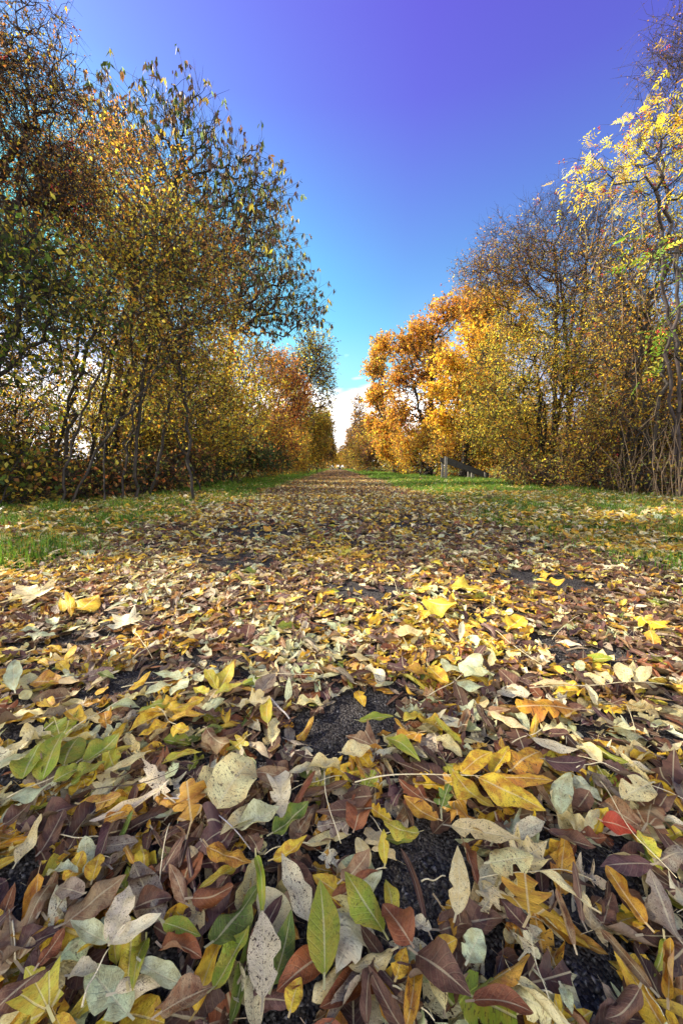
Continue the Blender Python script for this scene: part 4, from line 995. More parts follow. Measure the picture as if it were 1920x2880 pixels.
H('7', (230, 668), (375, 678), 66, 'oval', 'mint', 2, 'folded mint leaf', 'in front of two yellow leaves', .03)
H('7', (390, 765), (262, 715), 100, 'oval', 'grey', 1, 'grey green leaf', 'under the folded mint leaf')
H('7', (300, 925), (590, 705), 140, 'lance', 'tan', 1, 'big tan freckled leaf', 'left of the broad grey leaf', .03)
H('7', (748, 882), (615, 615), 165, 'oval', 'grey', 1, 'broad grey leaf', 'with a thin pale midrib')
C('7', [(385, 1300), (420, 1190), (470, 1100), (512, 1022)], [((512, 1020), (602, 765), 110), ((516, 1026), (752, 897), 78), ((506, 1020), (333, 925), 130, 'mint')], 'white', 'pale three part leaf', 'on a long thin stalk at lower left', .034)
H('7', (645, 1065), (850, 1195), 140, 'oval', 'mint', 1, 'pale mint oval leaf', 'right of the three part leaf')
H('7', (318, 1140), (457, 1090), 120, 'oval', 'white', 1, 'small round pale leaf', 'under the long three part stalk')
H('7', (230, 1290), (120, 1075), 300, 'maple', 'lime', 1, 'large yellow green maple leaf', 'in the lower left corner')
H('7', (975, 1045), (1195, 735), 165, 'lance', 'deep', 2, 'big dark green leaf', 'behind the spotted white leaf')
H('7', (750, 885), (925, 945), 100, 'lance', 'green', 1, 'short olive leaf', 'joined to the big dark green leaf')
H('7', (1212, 1315), (1207, 885), 148, 'lance', 'white', 0, 'spotted white leaf', 'upright between two green leaves', .04)
H('7', (1250, 1190), (1335, 845), 110, 'lance', 'deep', 1, 'slender dark green leaf', 'right behind the spotted white one')
H('7', (985, 1225), (1150, 915), 110, 'lance', 'green', 1, 'yellowing green leaf', 'left behind the spotted white one', .028)
H('7', (1492, 1200), (1470, 765), 150, 'lance', 'green', 0, 'long bright green leaf', 'near the middle of the bottom edge', .04)
H('7', (1412, 875), (1290, 595), 120, 'lance', 'white', 1, 'pinkish speckled leaf', 'above the long bright green leaf')
H('7', (1330, 1305), (1385, 1150), 130, 'lance', 'yellow', 1, 'stubby yellow leaf', 'at the bottom edge')
H('7', (735, 1300), (1015, 1190), 150, 'lance', 'tan', 1, 'pinkish tan leaf', 'at the bottom edge left of middle')
H('7', (735, 980), (940, 1090), 140, 'oval', 'rust', 2, 'curled orange brown leaf', 'above the pale mint oval leaf')
H('7', (950, 555), (1155, 625), 112, 'oval', 'golden', 1, 'dark golden leaf', 'with a torn brown margin')
H('7', (885, 775), (1090, 760), 100, 'oval', 'rust', 2, 'crumpled rust leaf', 'under the dark golden leaf')
H('7', (1180, 622), (1212, 880), 55, 'strip', 'green', 2, 'folded green strip leaf', 'right of the dark golden leaf', .032)
H('7', (1255, 590), (1415, 500), 85, 'lance', 'yellow', 1, 'small dull yellow leaf', 'on a pale stalk')
H('7', (700, 450), (768, 570), 42, 'strip', 'brown', 3, 'first rolled brown leaf', 'of the dark bunch left of the dark golden leaf')
H('7', (858, 490), (826, 640), 38, 'strip', 'dark', 3, 'second rolled brown leaf', 'of the dark bunch, the upright one')
H('7', (895, 730), (868, 560), 55, 'strip', 'purple', 3, 'purple rolled leaf', 'at the front of the dark bunch')
H('7', (930, 510), (1000, 605), 50, 'strip', 'purple', 2, 'folded purple leaf', 'touching the dark golden leaf')
H('7', (475, 430), (645, 385), 66, 'lance', 'golden', 2, 'gold leaf', 'below the long pale ribbon leaf')
H('7', (380, 330), (572, 325), 66, 'oval', 'golden', 1, 'rusty gold leaf', 'above the long pale ribbon leaf')
H('7', (85, 605), (212, 405), 58, 'lance', 'cream', 2, 'narrow cream leaf', 'propped over the dark left edge')
H('7', (185, 560), (300, 375), 75, 'strip', 'brown', 2, 'folded brown leaf', 'right of the narrow cream leaf')
H('7', (178, 1095), (305, 925), 66, 'strip', 'rust', 2, 'amber folded leaf', 'left of the pale three part leaf')
H('7', (20, 430), (165, 310), 120, 'lance', 'brown', 1, 'big brown leaf', 'by the left edge under the green compound leaf')
H('7', (620, 830), (800, 760), 95, 'lance', 'brown', 2, 'rosy brown leaf', 'right of the broad grey leaf')
H('7', (860, 800), (780, 625), 80, 'lance', 'tan', 2, 'creased pink tan leaf', 'beside the broad grey leaf')
H('7', (1190, 560), (1135, 460), 85, 'oval', 'brown', 1, 'dark red brown leaf', 'at the lower end of the white twig')
# nearest leaves, right half
C('8', [(60, 235), (190, 218), (400, 208), (690, 222), (780, 215)], [((545, 205), (688, 130), 100), ((685, 205), (765, 90), 100), ((690, 226), (965, 262), 88, 'golden'), ((505, 212), (695, 395), 105), ((620, 232), (935, 392), 100)], 'yellow', 'large yellow compound leaf', 'with spread leaflets right of middle', .032)
H('8', (775, 195), (912, 100), 140, 'oval', 'golden', 1, 'orange leaf peppered black', 'right of the yellow compound leaf', .03)
H('8', (870, 38), (1100, 82), 60, 'lance', 'white', 1, 'long chalk leaf', 'behind the dark plum leaf')
H('8', (1085, 45), (1192, 142), 62, 'lance', 'cream', 1, 'folded cream leaf', 'right of the long chalk leaf')
H('8', (925, 152), (1118, 156), 72, 'lance', 'purple', 1, 'dark plum leaf', 'right of the orange peppered leaf', .032)
H('8', (1000, 395), (1040, 195), 112, 'lance', 'mint', 1, 'sage green leaf', 'with black specks right of the compound leaf', .03)
H('8', (1065, 205), (1190, 335), 82, 'lance', 'mint', 1, 'pale celery leaf', 'touching the sage green leaf')
H('8', (1118, 455), (1178, 350), 66, 'lance', 'cream', 1, 'short cream leaf', 'below the pale celery leaf')
H('8', (1408, 255), (1280, 325), 118, 'oval', 'cream', 0, 'round toothed cream leaf', 'near the right edge', .032)
H('8', (1185, 425), (1358, 500), 62, 'lance', 'red', 1, 'vivid red leaf', 'under a crossing pale stalk', .03)
H('8', (1445, 605), (1350, 480), 92, 'lance', 'lime', 1, 'mustard leaf', 'just right of the vivid red leaf', .03)
H('8', (1430, 610), (1575, 560), 95, 'oval', 'grey', 2, 'shaggy grey leaf', 'cut by the right edge')
H('8', (498, 458), (815, 542), 112, 'lance', 'cream', 0, 'large cream spear leaf', 'right of the bare gravel', .034)
H('8', (675, 622), (885, 640), 120, 'oval', 'cream', 1, 'cream tan oval leaf', 'below the large cream spear leaf', .03)
H('8', (522, 895), (528, 575), 95, 'lance', 'cream', 0, 'upright ivory leaf', 'with red flecks over the gravel', .036)
H('8', (788, 492), (935, 410), 86, 'lance', 'white', 1, 'small freckled white leaf', 'behind the large cream spear leaf')
H('8', (355, 512), (190, 440), 88, 'oval', 'lime', 1, 'curved olive yellow leaf', 'above the bare gravel', .032)
H('8', (198, 612), (190, 462), 48, 'lance', 'lime', 1, 'narrow olive yellow leaf', 'left of the curved one')
H('8', (195, 985), (15, 725), 150, 'lance', 'green', 1, 'broad yellow tipped green leaf', 'right of the long bright green leaf', .038)
H('8', (318, 1075), (185, 865), 150, 'lance', 'rust', 1, 'terracotta leaf', 'overlapping the broad green leaf', .044)
H('8', (250, 1145), (295, 1005), 86, 'lance', 'yellow', 1, 'deep yellow leaf', 'under the terracotta leaf')
H('8', (400, 1060), (528, 985), 108, 'oval', 'yellow', 1, 'brown stained yellow leaf', 'right of the terracotta leaf', .03)
H('8', (238, 880), (205, 675), 72, 'lance', 'lime', 1, 'lime pointed leaf', 'standing on the bare gravel')
H('8', (80, 785), (188, 658), 86, 'lance', 'mint', 1, 'bluish mint leaf', 'behind the broad green leaf')
H('8', (575, 1065), (640, 935), 125, 'oval', 'mint', 1, 'crinkled mint leaf', 'left of the amber lobed leaf')
H('8', (855, 952), (832, 735), 240, 'haw', 'golden', 0, 'amber lobed leaf', 'on a long thin stalk over dark leaves', .045)
H('8', (852, 955), (725, 828), 78, 'lance', 'purple', 1, 'maroon leaf', 'tucked under the amber lobed leaf', .034)
H('8', (335, 1060), (590, 1310), 170, 'lance', 'brown', 1, 'huge russet brown leaf', 'with a pale midrib at the bottom edge', .034)
H('8', (595, 1250), (880, 1290), 120, 'oval', 'rust', 1, 'wide orange brown leaf', 'at the bottom edge right of middle')
H('8', (452, 385), (492, 278), 92, 'haw', 'deep', 1, 'small lobed green leaf', 'left of the yellow compound leaf', .034)
H('8', (110, 258), (152, 178), 82, 'haw', 'green', 1, 'small lobed olive leaf', 'on a pale stalk')
H('8', (445, 412), (285, 290), 76, 'lance', 'golden', 1, 'orange tipped leaf', 'left of the small lobed green leaf')
H('8', (390, 330), (260, 220), 120, 'maple', 'rust', 1, 'rust star shaped leaf', 'above the orange tipped leaf')
H('8', (1415, 1295), (1180, 955), 62, 'strip', 'tan', 3, 'rolled tan leaf', 'lower right, the long glossy one', .036)
H('8', (1490, 1295), (1500, 1025), 110, 'strip', 'golden', 3, 'rolled gold leaf', 'in the lower right corner', .034)
H('8', (1530, 1010), (1385, 710), 130, 'lance', 'grey', 2, 'big grey brown leaf', 'at right above the rolled gold leaf', .03)
H('8', (1395, 925), (1205, 660), 84, 'strip', 'golden', 2, 'gold edged brown leaf', 'left of the big grey brown leaf', .032)
H('8', (1100, 925), (1055, 680), 52, 'strip', 'brown', 3, 'rolled chestnut leaf', 'right of the amber lobed leaf', .034)
H('8', (1155, 855), (895, 708), 52, 'lance', 'cream', 2, 'narrow mottled cream leaf', 'above the rolled chestnut leaf', .034)
H('8', (1062, 1015), (965, 785), 55, 'strip', 'tan', 3, 'rolled caramel leaf', 'between the amber lobed and rolled chestnut leaves', .03)
H('8', (390, 955), (275, 570), 40, 'strip', 'brown', 3, 'long curved brown leaf', 'over the bare gravel', .036)
H('8', (245, 1245), (375, 1275), 96, 'oval', 'tan', 1, 'smooth beige leaf', 'at the bottom edge near the middle')
H('8', (330, 925), (410, 985), 70, 'oval', 'white', 1, 'bright white scrap of leaf', 'beside the terracotta leaf', .04)
H('8', (1000, 1175), (1055, 1310), 50, 'lance', 'mint', 1, 'green sliver leaf', 'at the bottom edge')
H('8', (1420, 620), (1180, 650), 90, 'lance', 'purple', 1, 'dusky purple leaf', 'below the vivid red leaf', .028)
H('8', (945, 450), (1175, 590), 66, 'lance', 'brown', 2, 'pink edged brown leaf', 'right of the freckled white leaf')
H('8', (560, 500), (625, 705), 62, 'strip', 'rust', 2, 'folded rust leaf', 'between two cream leaves')
H('8', (1090, 470), (1215, 500), 70, 'oval', 'rust', 1, 'orange brown leaf', 'left of the vivid red leaf')
H('8', (0, 700), (130, 560), 110, 'lance', 'tan', 1, 'rosy tan leaf', 'above the broad green leaf')
H('8', (0, 90), (135, 70), 82, 'oval', 'cream', 1, 'yellowish cream leaf', 'above the small lobed olive leaf')
H('8', (200, 10), (358, 160), 52, 'lance', 'green', 1, 'slim green leaf', 'pointing at the rust star shaped leaf')
# further back, left half
H('5', (185, 468), (80, 445), 70, 'maple', 'cream', 1, 'cream maple leaf', 'near the grass tuft on the left')
H('5', (290, 560), (278, 485), 44, 'lance', 'yellow', 1, 'left yellow upright leaf', 'of a pair behind the mint compound leaf', .03)
H('5', (335, 552), (312, 462), 46, 'lance', 'yellow', 1, 'right yellow upright leaf', 'of the same pair')
H('5', (365, 545), (452, 478), 40, 'lance', 'yellow', 1, 'slanting yellow leaf', 'right of the upright pair')
C('5', [(300, 600), (200, 630), (70, 680)], [((250, 618), (225, 575), 50), ((190, 635), (90, 650), 40), ((200, 650), (110, 675), 42), ((240, 640), (300, 615), 42), ((160, 660), (260, 665), 40)], 'mint', 'mint compound leaf', 'resting by the left edge', .03)
H('5', (610, 600), (520, 570), 60, 'maple', 'white', 1, 'white lobed leaf', 'on a pale straight stalk')
C('5', [(610, 757), (700, 705), (790, 655)], [((790, 655), (850, 620), 30), ((810, 660), (900, 668), 22), ((840, 650), (960, 640), 24)], 'cream', 'pale feathery leaf', 'on a long slanting stalk', .028)
H('5', (495, 775), (595, 755), 50, 'oval', 'golden', 1, 'glowing orange leaf', 'in front of the slanting stalk', .03)
C('5', [(560, 895), (700, 885), (860, 855), (1000, 805)], [((845, 860), (700, 850), 32), ((862, 872), (785, 945), 50), ((900, 840), (925, 890), 60), ((790, 890), (668, 948), 40), ((950, 825), (1005, 860), 50), ((840, 850), (910, 820), 34)], 'mint', 'silvery green compound leaf', 'behind the yellow compound leaf', .03)
C('5', [(700, 995), (755, 1020), (780, 1075), (850, 1095)], [((750, 1012), (630, 1050), 46), ((760, 1040), (595, 1112), 60), ((775, 1082), (640, 1143), 60), ((780, 1032), (942, 968), 56), ((790, 1068), (945, 1035), 32), ((800, 1092), (875, 1138), 60), ((750, 995), (830, 950), 50)], 'yellow', 'glossy yellow compound leaf', 'left of middle on the path', .032)
C('5', [(960, 960), (1000, 915), (1060, 870)], [((1010, 912), (1078, 812), 60), ((1000, 912), (940, 840), 46), ((985, 935), (1120, 910), 40), ((960, 935), (890, 910), 40)], 'lime', 'lime green compound leaf', 'right of the silvery green one', .03)
H('5', (185, 960), (272, 1025), 66, 'lance', 'yellow', 2, 'upturned gold yellow leaf', 'left of the glossy compound leaf')
H('5', (312, 1015), (395, 1062), 66, 'lance', 'yellow', 2, 'cupped yellow leaf', 'left of the long yellow leaf')
H('5', (598, 945), (695, 845), 28, 'lance', 'yellow', 1, 'long yellow leaf', 'at the tip of a straight pale stalk', .034)
H('5', (145, 875), (292, 868), 56, 'lance', 'golden', 1, 'dull gold leaf', 'right of the tall cream leaf')
H('5', (70, 925), (75, 812), 62, 'lance', 'mint', 1, 'tall cream leaf', 'standing by the left edge', .034)
H('5', (1230, 1085), (1240, 958), 56, 'lance', 'lime', 1, 'upright olive leaf', 'beside the grey lavender twig', .032)
H('5', (1250, 1150), (1272, 1035), 58, 'lance', 'cream', 1, 'cream upright leaf', 'in front of the grey lavender twig')
H('5', (1028, 815), (1088, 778), 44, 'oval', 'golden', 1, 'orange round leaf', 'above the lime compound leaf')
H('5', (1185, 935), (1265, 848), 60, 'lance', 'grey', 1, 'sage upright leaf', 'behind the grey lavender twig', .03)
H('5', (1320, 955), (1330, 865), 36, 'lance', 'mint', 1, 'thin white upright leaf', 'right of the sage one')
# further back, right half
H('6', (375, 500), (535, 550), 50, 'lance', 'lime', 2, 'curved lime leaf', 'at the front of a yellow heap', .03)
H('6', (500, 435), (645, 440), 46, 'lance', 'lime', 1, 'wide lime leaf', 'behind the curved lime leaf', .03)
H('6', (500, 545), (510, 470), 46, 'oval', 'yellow', 2, 'lit yellow cupped leaf', 'of the yellow heap', .032)
C('6', [(400, 940), (500, 900), (550, 850), (620, 800)], [((540, 852), (455, 785), 70), ((548, 842), (640, 780), 70), ((560, 872), (700, 848), 60), ((525, 890), (655, 925), 60)], 'mint', 'big pale mint compound leaf', 'right of middle on the path', .034)
C('6', [(860, 905), (1100, 908), (1300, 885), (1480, 890)], [((1200, 905), (1105, 845), 60), ((1235, 892), (1150, 835), 60), ((1290, 885), (1272, 815), 56), ((1320, 878), (1330, 808), 60), ((1345, 885), (1420, 840), 40), ((1340, 900), (1400, 935), 50), ((1060, 905), (860, 900), 26)], 'cream', 'long cream compound leaf', 'towards the right edge', .034)
H('6', (400, 810), (495, 895), 50, 'lance', 'yellow', 1, 'egg yellow leaf', 'left of the big mint compound leaf', .03)
H('6', (295, 800), (402, 845), 50, 'lance', 'golden', 1, 'orange mottled leaf', 'left of the egg yellow leaf')
H('6', (1080, 1000), (800, 985), 90, 'oak', 'golden', 1, 'wide ochre lobed leaf', 'in front of the big mint compound leaf')
H('6', (675, 1005), (862, 1098), 46, 'lance', 'cream', 1, 'long cream blade leaf', 'below the wide ochre leaf')
H('6', (285, 1055), (378, 1020), 46, 'oval', 'lime', 1, 'green heart shaped leaf', 'beside the gravel patch')
H('6', (78, 1048), (240, 1030), 38, 'lance', 'green', 1, 'olive blade leaf', 'lying across the gravel patch')
H('6', (240, 645), (375, 632), 46, 'lance', 'cream', 1, 'bright cream leaf', 'in the middle of the path')
H('6', (545, 668), (560, 598), 32, 'lance', 'white', 1, 'little white upright leaf', 'right of the bright cream leaf')
H('6', (770, 610), (830, 575), 50, 'oval', 'yellow', 1, 'butter yellow folded leaf', 'right of the little white upright leaf')
H('6', (1090, 820), (1100, 765), 50, 'oval', 'mint', 0, 'round mint leaf', 'above the long cream compound leaf')
H('6', (1375, 570), (1500, 625), 66, 'maple', 'yellow', 1, 'big yellow maple leaf', 'by the right edge')
H('6', (920, 415), (1020, 400), 36, 'maple', 'yellow', 1, 'bright yellow maple leaf', 'near a bare gravel strip', .03)
H('6', (680, 790), (692, 740), 40, 'lance', 'cream', 1, 'ivory nub leaf', 'behind the big mint compound leaf')

# twigs and bare stalks
TW('7', [(755, 288), (872, 315), (992, 370), (1060, 430), (1152, 527)], .0014, .0010, M_GREYTWIG, 'white branching twig with a kink lying over pale leaves', branches=([(872, 315), (960, 290), (1060, 200)], [(992, 370), (1000, 330), (1030, 290)]), lift=.014)
TW('7', [(420, 272), (540, 276), (640, 265), (760, 220), (900, 150), (965, 118)], .0009, .0006, M_DARKTWIG, 'thin black curved twig above the white branching twig', zb=.034)
TW('7', [(782, 430), (752, 565), (735, 740)], .0010, .0008, M_STALK, 'pale straight stalk over the dark rolled bunch', 'leaf_stalk', zb=.034)
TW('7', [(235, 458), (330, 476), (490, 474)], .0011, .0008, M_STALK, 'greenish bent stalk near the narrow cream leaf', 'leaf_stalk')
TW('7', [(345, 560), (430, 560), (510, 566)], .0008, .0006, M_STALK, 'short level stalk behind the yellow leaf pair', 'leaf_stalk')
TW('7', [(1490, 175), (1492, 290), (1520, 400), (1565, 525)], .0010, .0007, M_STALK, 'long pale stalk down the middle of the path', 'leaf_stalk', zb=.034)
TW('7', [(1340, 248), (1450, 215), (1568, 185)], .0010, .0007, M_STALK, 'yellowish stalk crossing toward the small lobed olive leaf', 'leaf_stalk')
TW('7', [(1215, 548), (1300, 512), (1420, 498)], .0009, .0007, M_STALK, 'stalk carrying the small dull yellow leaf', 'leaf_stalk')
TW('7', [(60, 850), (72, 940), (76, 1040)], .0012, .0009, M_STALK, 'stout pale stalk by the left edge', 'leaf_stalk')
TW('8', [(1185, 250), (1260, 400), (1340, 530), (1430, 620), (1530, 710)], .0009, .0006, M_STALK, 'long pale stalk crossing the vivid red leaf', 'leaf_stalk', zb=.040)
TW('8', [(1080, 110), (1240, 180), (1400, 260), (1575, 322)], .0009, .0006, M_STALK, 'long pale stalk running to the right edge', 'leaf_stalk', zb=.034)
TW('8', [(0, 1040), (110, 1042), (170, 1080)], .0018, .0012, M_STALK, 'thick bent pale stalk under the broad green leaf', 'leaf_stalk')
TW('8', [(0, 1195), (60, 1140), (110, 1090)], .0016, .0012, M_STALK, 'thick slanting pale stalk near the bottom edge', 'leaf_stalk')
TW('8', [(235, 1155), (330, 1230), (425, 1320)], .0011, .0008, M_STALK, 'brownish stalk leading down past the beige leaf', 'leaf_stalk')
TW('8', [(20, 715), (100, 650), (205, 612)], .0014, .0010, M_STALK, 'stalk rising from the rosy tan leaf', 'leaf_stalk')
TW('8', [(365, 672), (420, 668), (475, 650)], .0013, .0009, M_STALK, 'short thick stalk on the bare gravel', 'leaf_stalk')
TW('8', [(855, 950), (872, 1060), (905, 1180), (945, 1285)], .0009, .0007, M_STALK, 'brownish stalk of the amber lobed leaf', 'leaf_stalk', zb=.040)
TW('8', [(1055, 190), (1110, 160), (1210, 155)], .0012, .0009, M_STALK, 'olive stalk along the dark plum leaf', 'leaf_stalk', zb=.036)
TW('8', [(780, 1148), (880, 1180), (965, 1195)], .0012, .0009, M_STALK, 'pale stalk across the foot of the amber leaf stalk', 'leaf_stalk')
TW('8', [(1345, 1075), (1400, 1180), (1475, 1300)], .0009, .0007, M_STALK, 'dark yellow stalk beside the rolled gold leaf', 'leaf_stalk')
TW('8', [(615, 660), (720, 660), (1000, 630), (1150, 668)], .0009, .0007, M_STALK, 'level stalk under the cream tan oval leaf', 'leaf_stalk')
TW('8', [(130, 365), (190, 460), (290, 420)], .0008, .0006, M_STALK, 'kinked stalk above the curved olive yellow leaf', 'leaf_stalk')
TW('5', [(300, 1125), (450, 1035), (600, 943)], .0010, .0007, M_STALK, 'straight pale stalk of the long yellow leaf', 'leaf_stalk', zb=.034)
TW('5', [(1230, 930), (1270, 970), (1330, 1032)], .0030, .0022, M_GREYTWIG, 'thick grey lavender twig in the middle of the path')
TW('5', [(540, 665), (552, 705), (562, 742)], .0010, .0008, M_STALK, 'short upright stalk left of the straight one', 'leaf_stalk')
TW('5', [(618, 628), (660, 690), (702, 750)], .0012, .0009, M_STALK, 'pale straight stalk below the white lobed leaf', 'leaf_stalk')
TW('5', [(1180, 850), (1340, 848), (1510, 856)], .0012, .0008, M_STALK, 'long level stalk behind the sage upright leaf', 'leaf_stalk', zb=.034)
TW('6', [(690, 610), (760, 680), (840, 740), (900, 765)], .0010, .0008, M_STALK, 'arched pale stalk in the middle right of the path', 'leaf_stalk')
TW('6', [(965, 660), (1020, 610), (1090, 550)], .0012, .0008, M_STALK, 'slanting pale stalk right of the butter yellow leaf', 'leaf_stalk')
TW('6', [(780, 1140), (880, 1110), (955, 1060)], .0013, .0010, M_STALK, 'slanting stalk below the long cream blade leaf', 'leaf_stalk')
TW('6', [(1300, 960), (1330, 1030), (1345, 1100)], .0011, .0008, M_STALK, 'drooping stalk under the long cream compound leaf', 'leaf_stalk')
TW('6', [(1030, 1143), (1028, 1105), (1030, 1065)], .0009, .0007, M_STALK, 'upright stalk right of the slanting one', 'leaf_stalk')
TW('6', [(205, 360), (240, 390), (255, 440)], .0011, .0009, M_STALK, 'hooked pale stalk far out on the path', 'leaf_stalk')

# ------------------------------------------------------------------ the mass of fallen leaves
BARE = [('8', 150, 440, .05), ('8', 310, 780, .075), ('8', 450, 480, .035), ('7', 850, 225, .045), ('7', 1375, 980, .035), ('6', 1140, 720, .12), ('6', 40, 1050, .12), ('6', 60, 980, .10),
        ('6', 985, 385, .25), ('6', 90, 440, .2), ('5', 1080, 285, .3), ('5', 1530, 1110, .10), ('5', 640, 840, .09), ('8', 1255, 560, .05), ('8', 1130, 1090, .05), ('8', 640, 1000, .03), ('7', 20, 700, .06),
        ('5', 1160, 165, .4), ('6', 330, 125, .4), ('8', 860, 730, .03), ('6', 240, 915, .08), ('7', 1110, 560, .03)]
BP = [(at(*pxy(c, (x, y)), z=.005), q) for c, x, y, q in BARE]
def bare_mask(x, y, r, p=.85):
    k = np.ones(len(x), bool)
    for b, q in BP: k &= ~((((x - b.x) / (q * .85)) ** 2 + ((y - b.y) / (q * .62)) ** 2 < 1 + .5 * np.sin(x * 61 + y * 47)) & (r.random(len(x)) < p))
    return k
KINDS_ = ['lance', 'lance', 'lance', 'oval', 'oval', 'strip', 'maple', 'haw', 'oak']
def templates(nv, nu, rings, sub, count, seed):
    r = np.random.default_rng(seed); o = []
    for i in range(count):
        kd = KINDS_[i % len(KINDS_)]; asp = {'lance': .36, 'oval': .55, 'strip': .28, 'maple': 1.05, 'haw': .9, 'oak': .6}[kd] * r.uniform(.85, 1.15)
        cu = int(r.choice([0, 1, 2, 2, 3] if kd in ('lance', 'strip') else [0, 1, 2, 2]))
        X, F, UV = make_leaf(kd, 1.0, asp, r, cu, nv=nv, nu=nu, stalk=.12 if nv > 3 else 0, rings=rings, sub=sub)
        F = [F] if not isinstance(F, list) else F
        tri = np.concatenate([f if f.shape[1] == 3 else np.concatenate([f[:, :3], f[:, [0, 2, 3]]]) for f in F])
        X = X - [0, .5, 0]; X[:, 2] -= np.quantile(X[:, 2], .1)
        o.append((kd, cu, X, tri, UV))
    return o
CN = list(PAL)
PA = np.array([PAL[c][0] for c in CN]); PB = np.array([PAL[c][1] for c in CN]); PS = np.array([PAL[c][2] for c in CN])
def mixw(d): 
    v = np.array([d.get(c, 0.0) for c in CN]); return v / v.sum()
UNDER = mixw({'brown': 5, 'dark': 3.5, 'purple': 3.5, 'tan': 2.2, 'rust': 1.2, 'grey': 1.0, 'golden': .6})
NEAR = mixw({'cream': 2.8, 'white': 1.8, 'yellow': 2.2, 'golden': 1.4, 'tan': 1.8, 'brown': 3.2, 'dark': .9, 'purple': 1.6, 'rust': 1.2, 'green': .7, 'deep': .25, 'mint': 1.0, 'grey': 1.3, 'lime': .9})
MIDM = mixw({'cream': 3.6, 'white': 2.4, 'yellow': 3.4, 'golden': 1.6, 'tan': 1.5, 'brown': 3.8, 'dark': .6, 'purple': 1.5, 'rust': 1.3, 'green': .5, 'mint': 1.3, 'grey': .8, 'lime': 1.0, 'red': .1})
VERGE = mixw({'cream': 3, 'white': 1.5, 'yellow': 5, 'golden': 1.6, 'tan': .8, 'brown': .8, 'mint': 1.0, 'lime': 1.8, 'rust': .4})
FARM = mixw({'brown': 4, 'purple': 4, 'tan': 1.5, 'rust': 2.5, 'cream': 1.2, 'golden': 1.5, 'yellow': .9, 'grey': 1})
DRIFT_Y = mixw({'yellow': 5, 'golden': 1.5, 'lime': 1.5, 'cream': 2, 'rust': .5}); DRIFT_P = mixw({'cream': 4, 'white': 2, 'mint': 3, 'yellow': 1.5, 'brown': 2})
class Litter:
    def __init__(s): s.V, s.F, s.UV, s.A, s.B, s.off = {}, {}, {}, {}, {}, {}
    def add(s, tmpl, x, y, z, Lg, rz, tilt, side, ci, r):
        tk = r.integers(0, len(tmpl), len(x))
        for k, (kd, cu, X, tri, UV) in enumerate(tmpl):
            i = np.where(tk == k)[0]
            if not len(i): continue
            m = len(i); lob = kd in HALF
            ct, st = np.cos(tilt[i]), np.sin(tilt[i]); cs, ss = np.cos(side[i]), np.sin(side[i]); cz, sz_ = np.cos(rz[i]), np.sin(rz[i])
            P = X[None] * (Lg[i] * (.62 if kd == 'haw' else .85 if lob else 1))[:, None, None]
            px, py, pz = P[..., 0], P[..., 1], P[..., 2]
            px, pz = px * cs[:, None] + pz * ss[:, None], -px * ss[:, None] + pz * cs[:, None]
            py, pz = py * ct[:, None] - pz * st[:, None], py * st[:, None] + pz * ct[:, None]
            px, py = px * cz[:, None] - py * sz_[:, None], px * sz_[:, None] + py * cz[:, None]
            pz = pz - np.quantile(pz, .1, axis=1)[:, None]
            W_ = np.stack([px + x[i][:, None], py + y[i][:, None], np.maximum(pz, -.004) + z[i][:, None]], -1).reshape(-1, 3)
            nv = len(X); o = s.off.get(lob, 0)
            s.V.setdefault(lob, []).append(W_); s.F.setdefault(lob, []).append((tri[None] + (np.arange(m) * nv)[:, None, None]).reshape(-1, 3) + o)
            s.UV.setdefault(lob, []).append(np.tile(UV, (m, 1))); s.off[lob] = o + len(W_)
            jit = r.uniform(.78, 1.2, (m, 1)) * r.uniform(.94, 1.06, (m, 3))
            s.A.setdefault(lob, []).append(np.repeat(np.concatenate([PA[ci[i]] * jit, r.random((m, 1))], 1), nv, 0))
            s.B.setdefault(lob, []).append(np.repeat(np.concatenate([PB[ci[i]] * jit, (PS[ci[i]] * r.uniform(.3, 1.2, m))[:, None]], 1), nv, 0))
    def build(s):
        nl0 = 0; V, F, UV, A, B = [], [], [], [], []; mi = []; off = 0
        for lob in (False, True):
            if lob not in s.V: continue
            V += s.V[lob]; F.append(np.concatenate(s.F[lob]) + off); UV += s.UV[lob]; A += s.A[lob]; B += s.B[lob]
            mi.append(np.full(len(F[-1]), int(lob), np.int32)); off += s.off[lob]
        o = mesh_np('fallen_leaves', np.concatenate(V), np.concatenate(F), M_LEAF, uv=np.concatenate(UV), cols={'col': np.concatenate(A), 'col2': np.concatenate(B)}, smooth=True)
        o.data.materials.append(M_LOBE); mi = np.concatenate(mi)
        if len(mi) == len(o.data.polygons): o.data.polygons.foreach_set('material_index', mi)
        return tag(o, 'carpet of smaller fallen autumn leaves over path and verges', 'fallen leaves', kind='stuff')
lit = Litter(); r = np.random.default_rng(21)
T_near, T_mid, T_far = templates(8, 4, 3, 2, 27, 1), templates(4, 2, 2, 1, 27, 2), templates(2, 2, 1, 1, 18, 3)
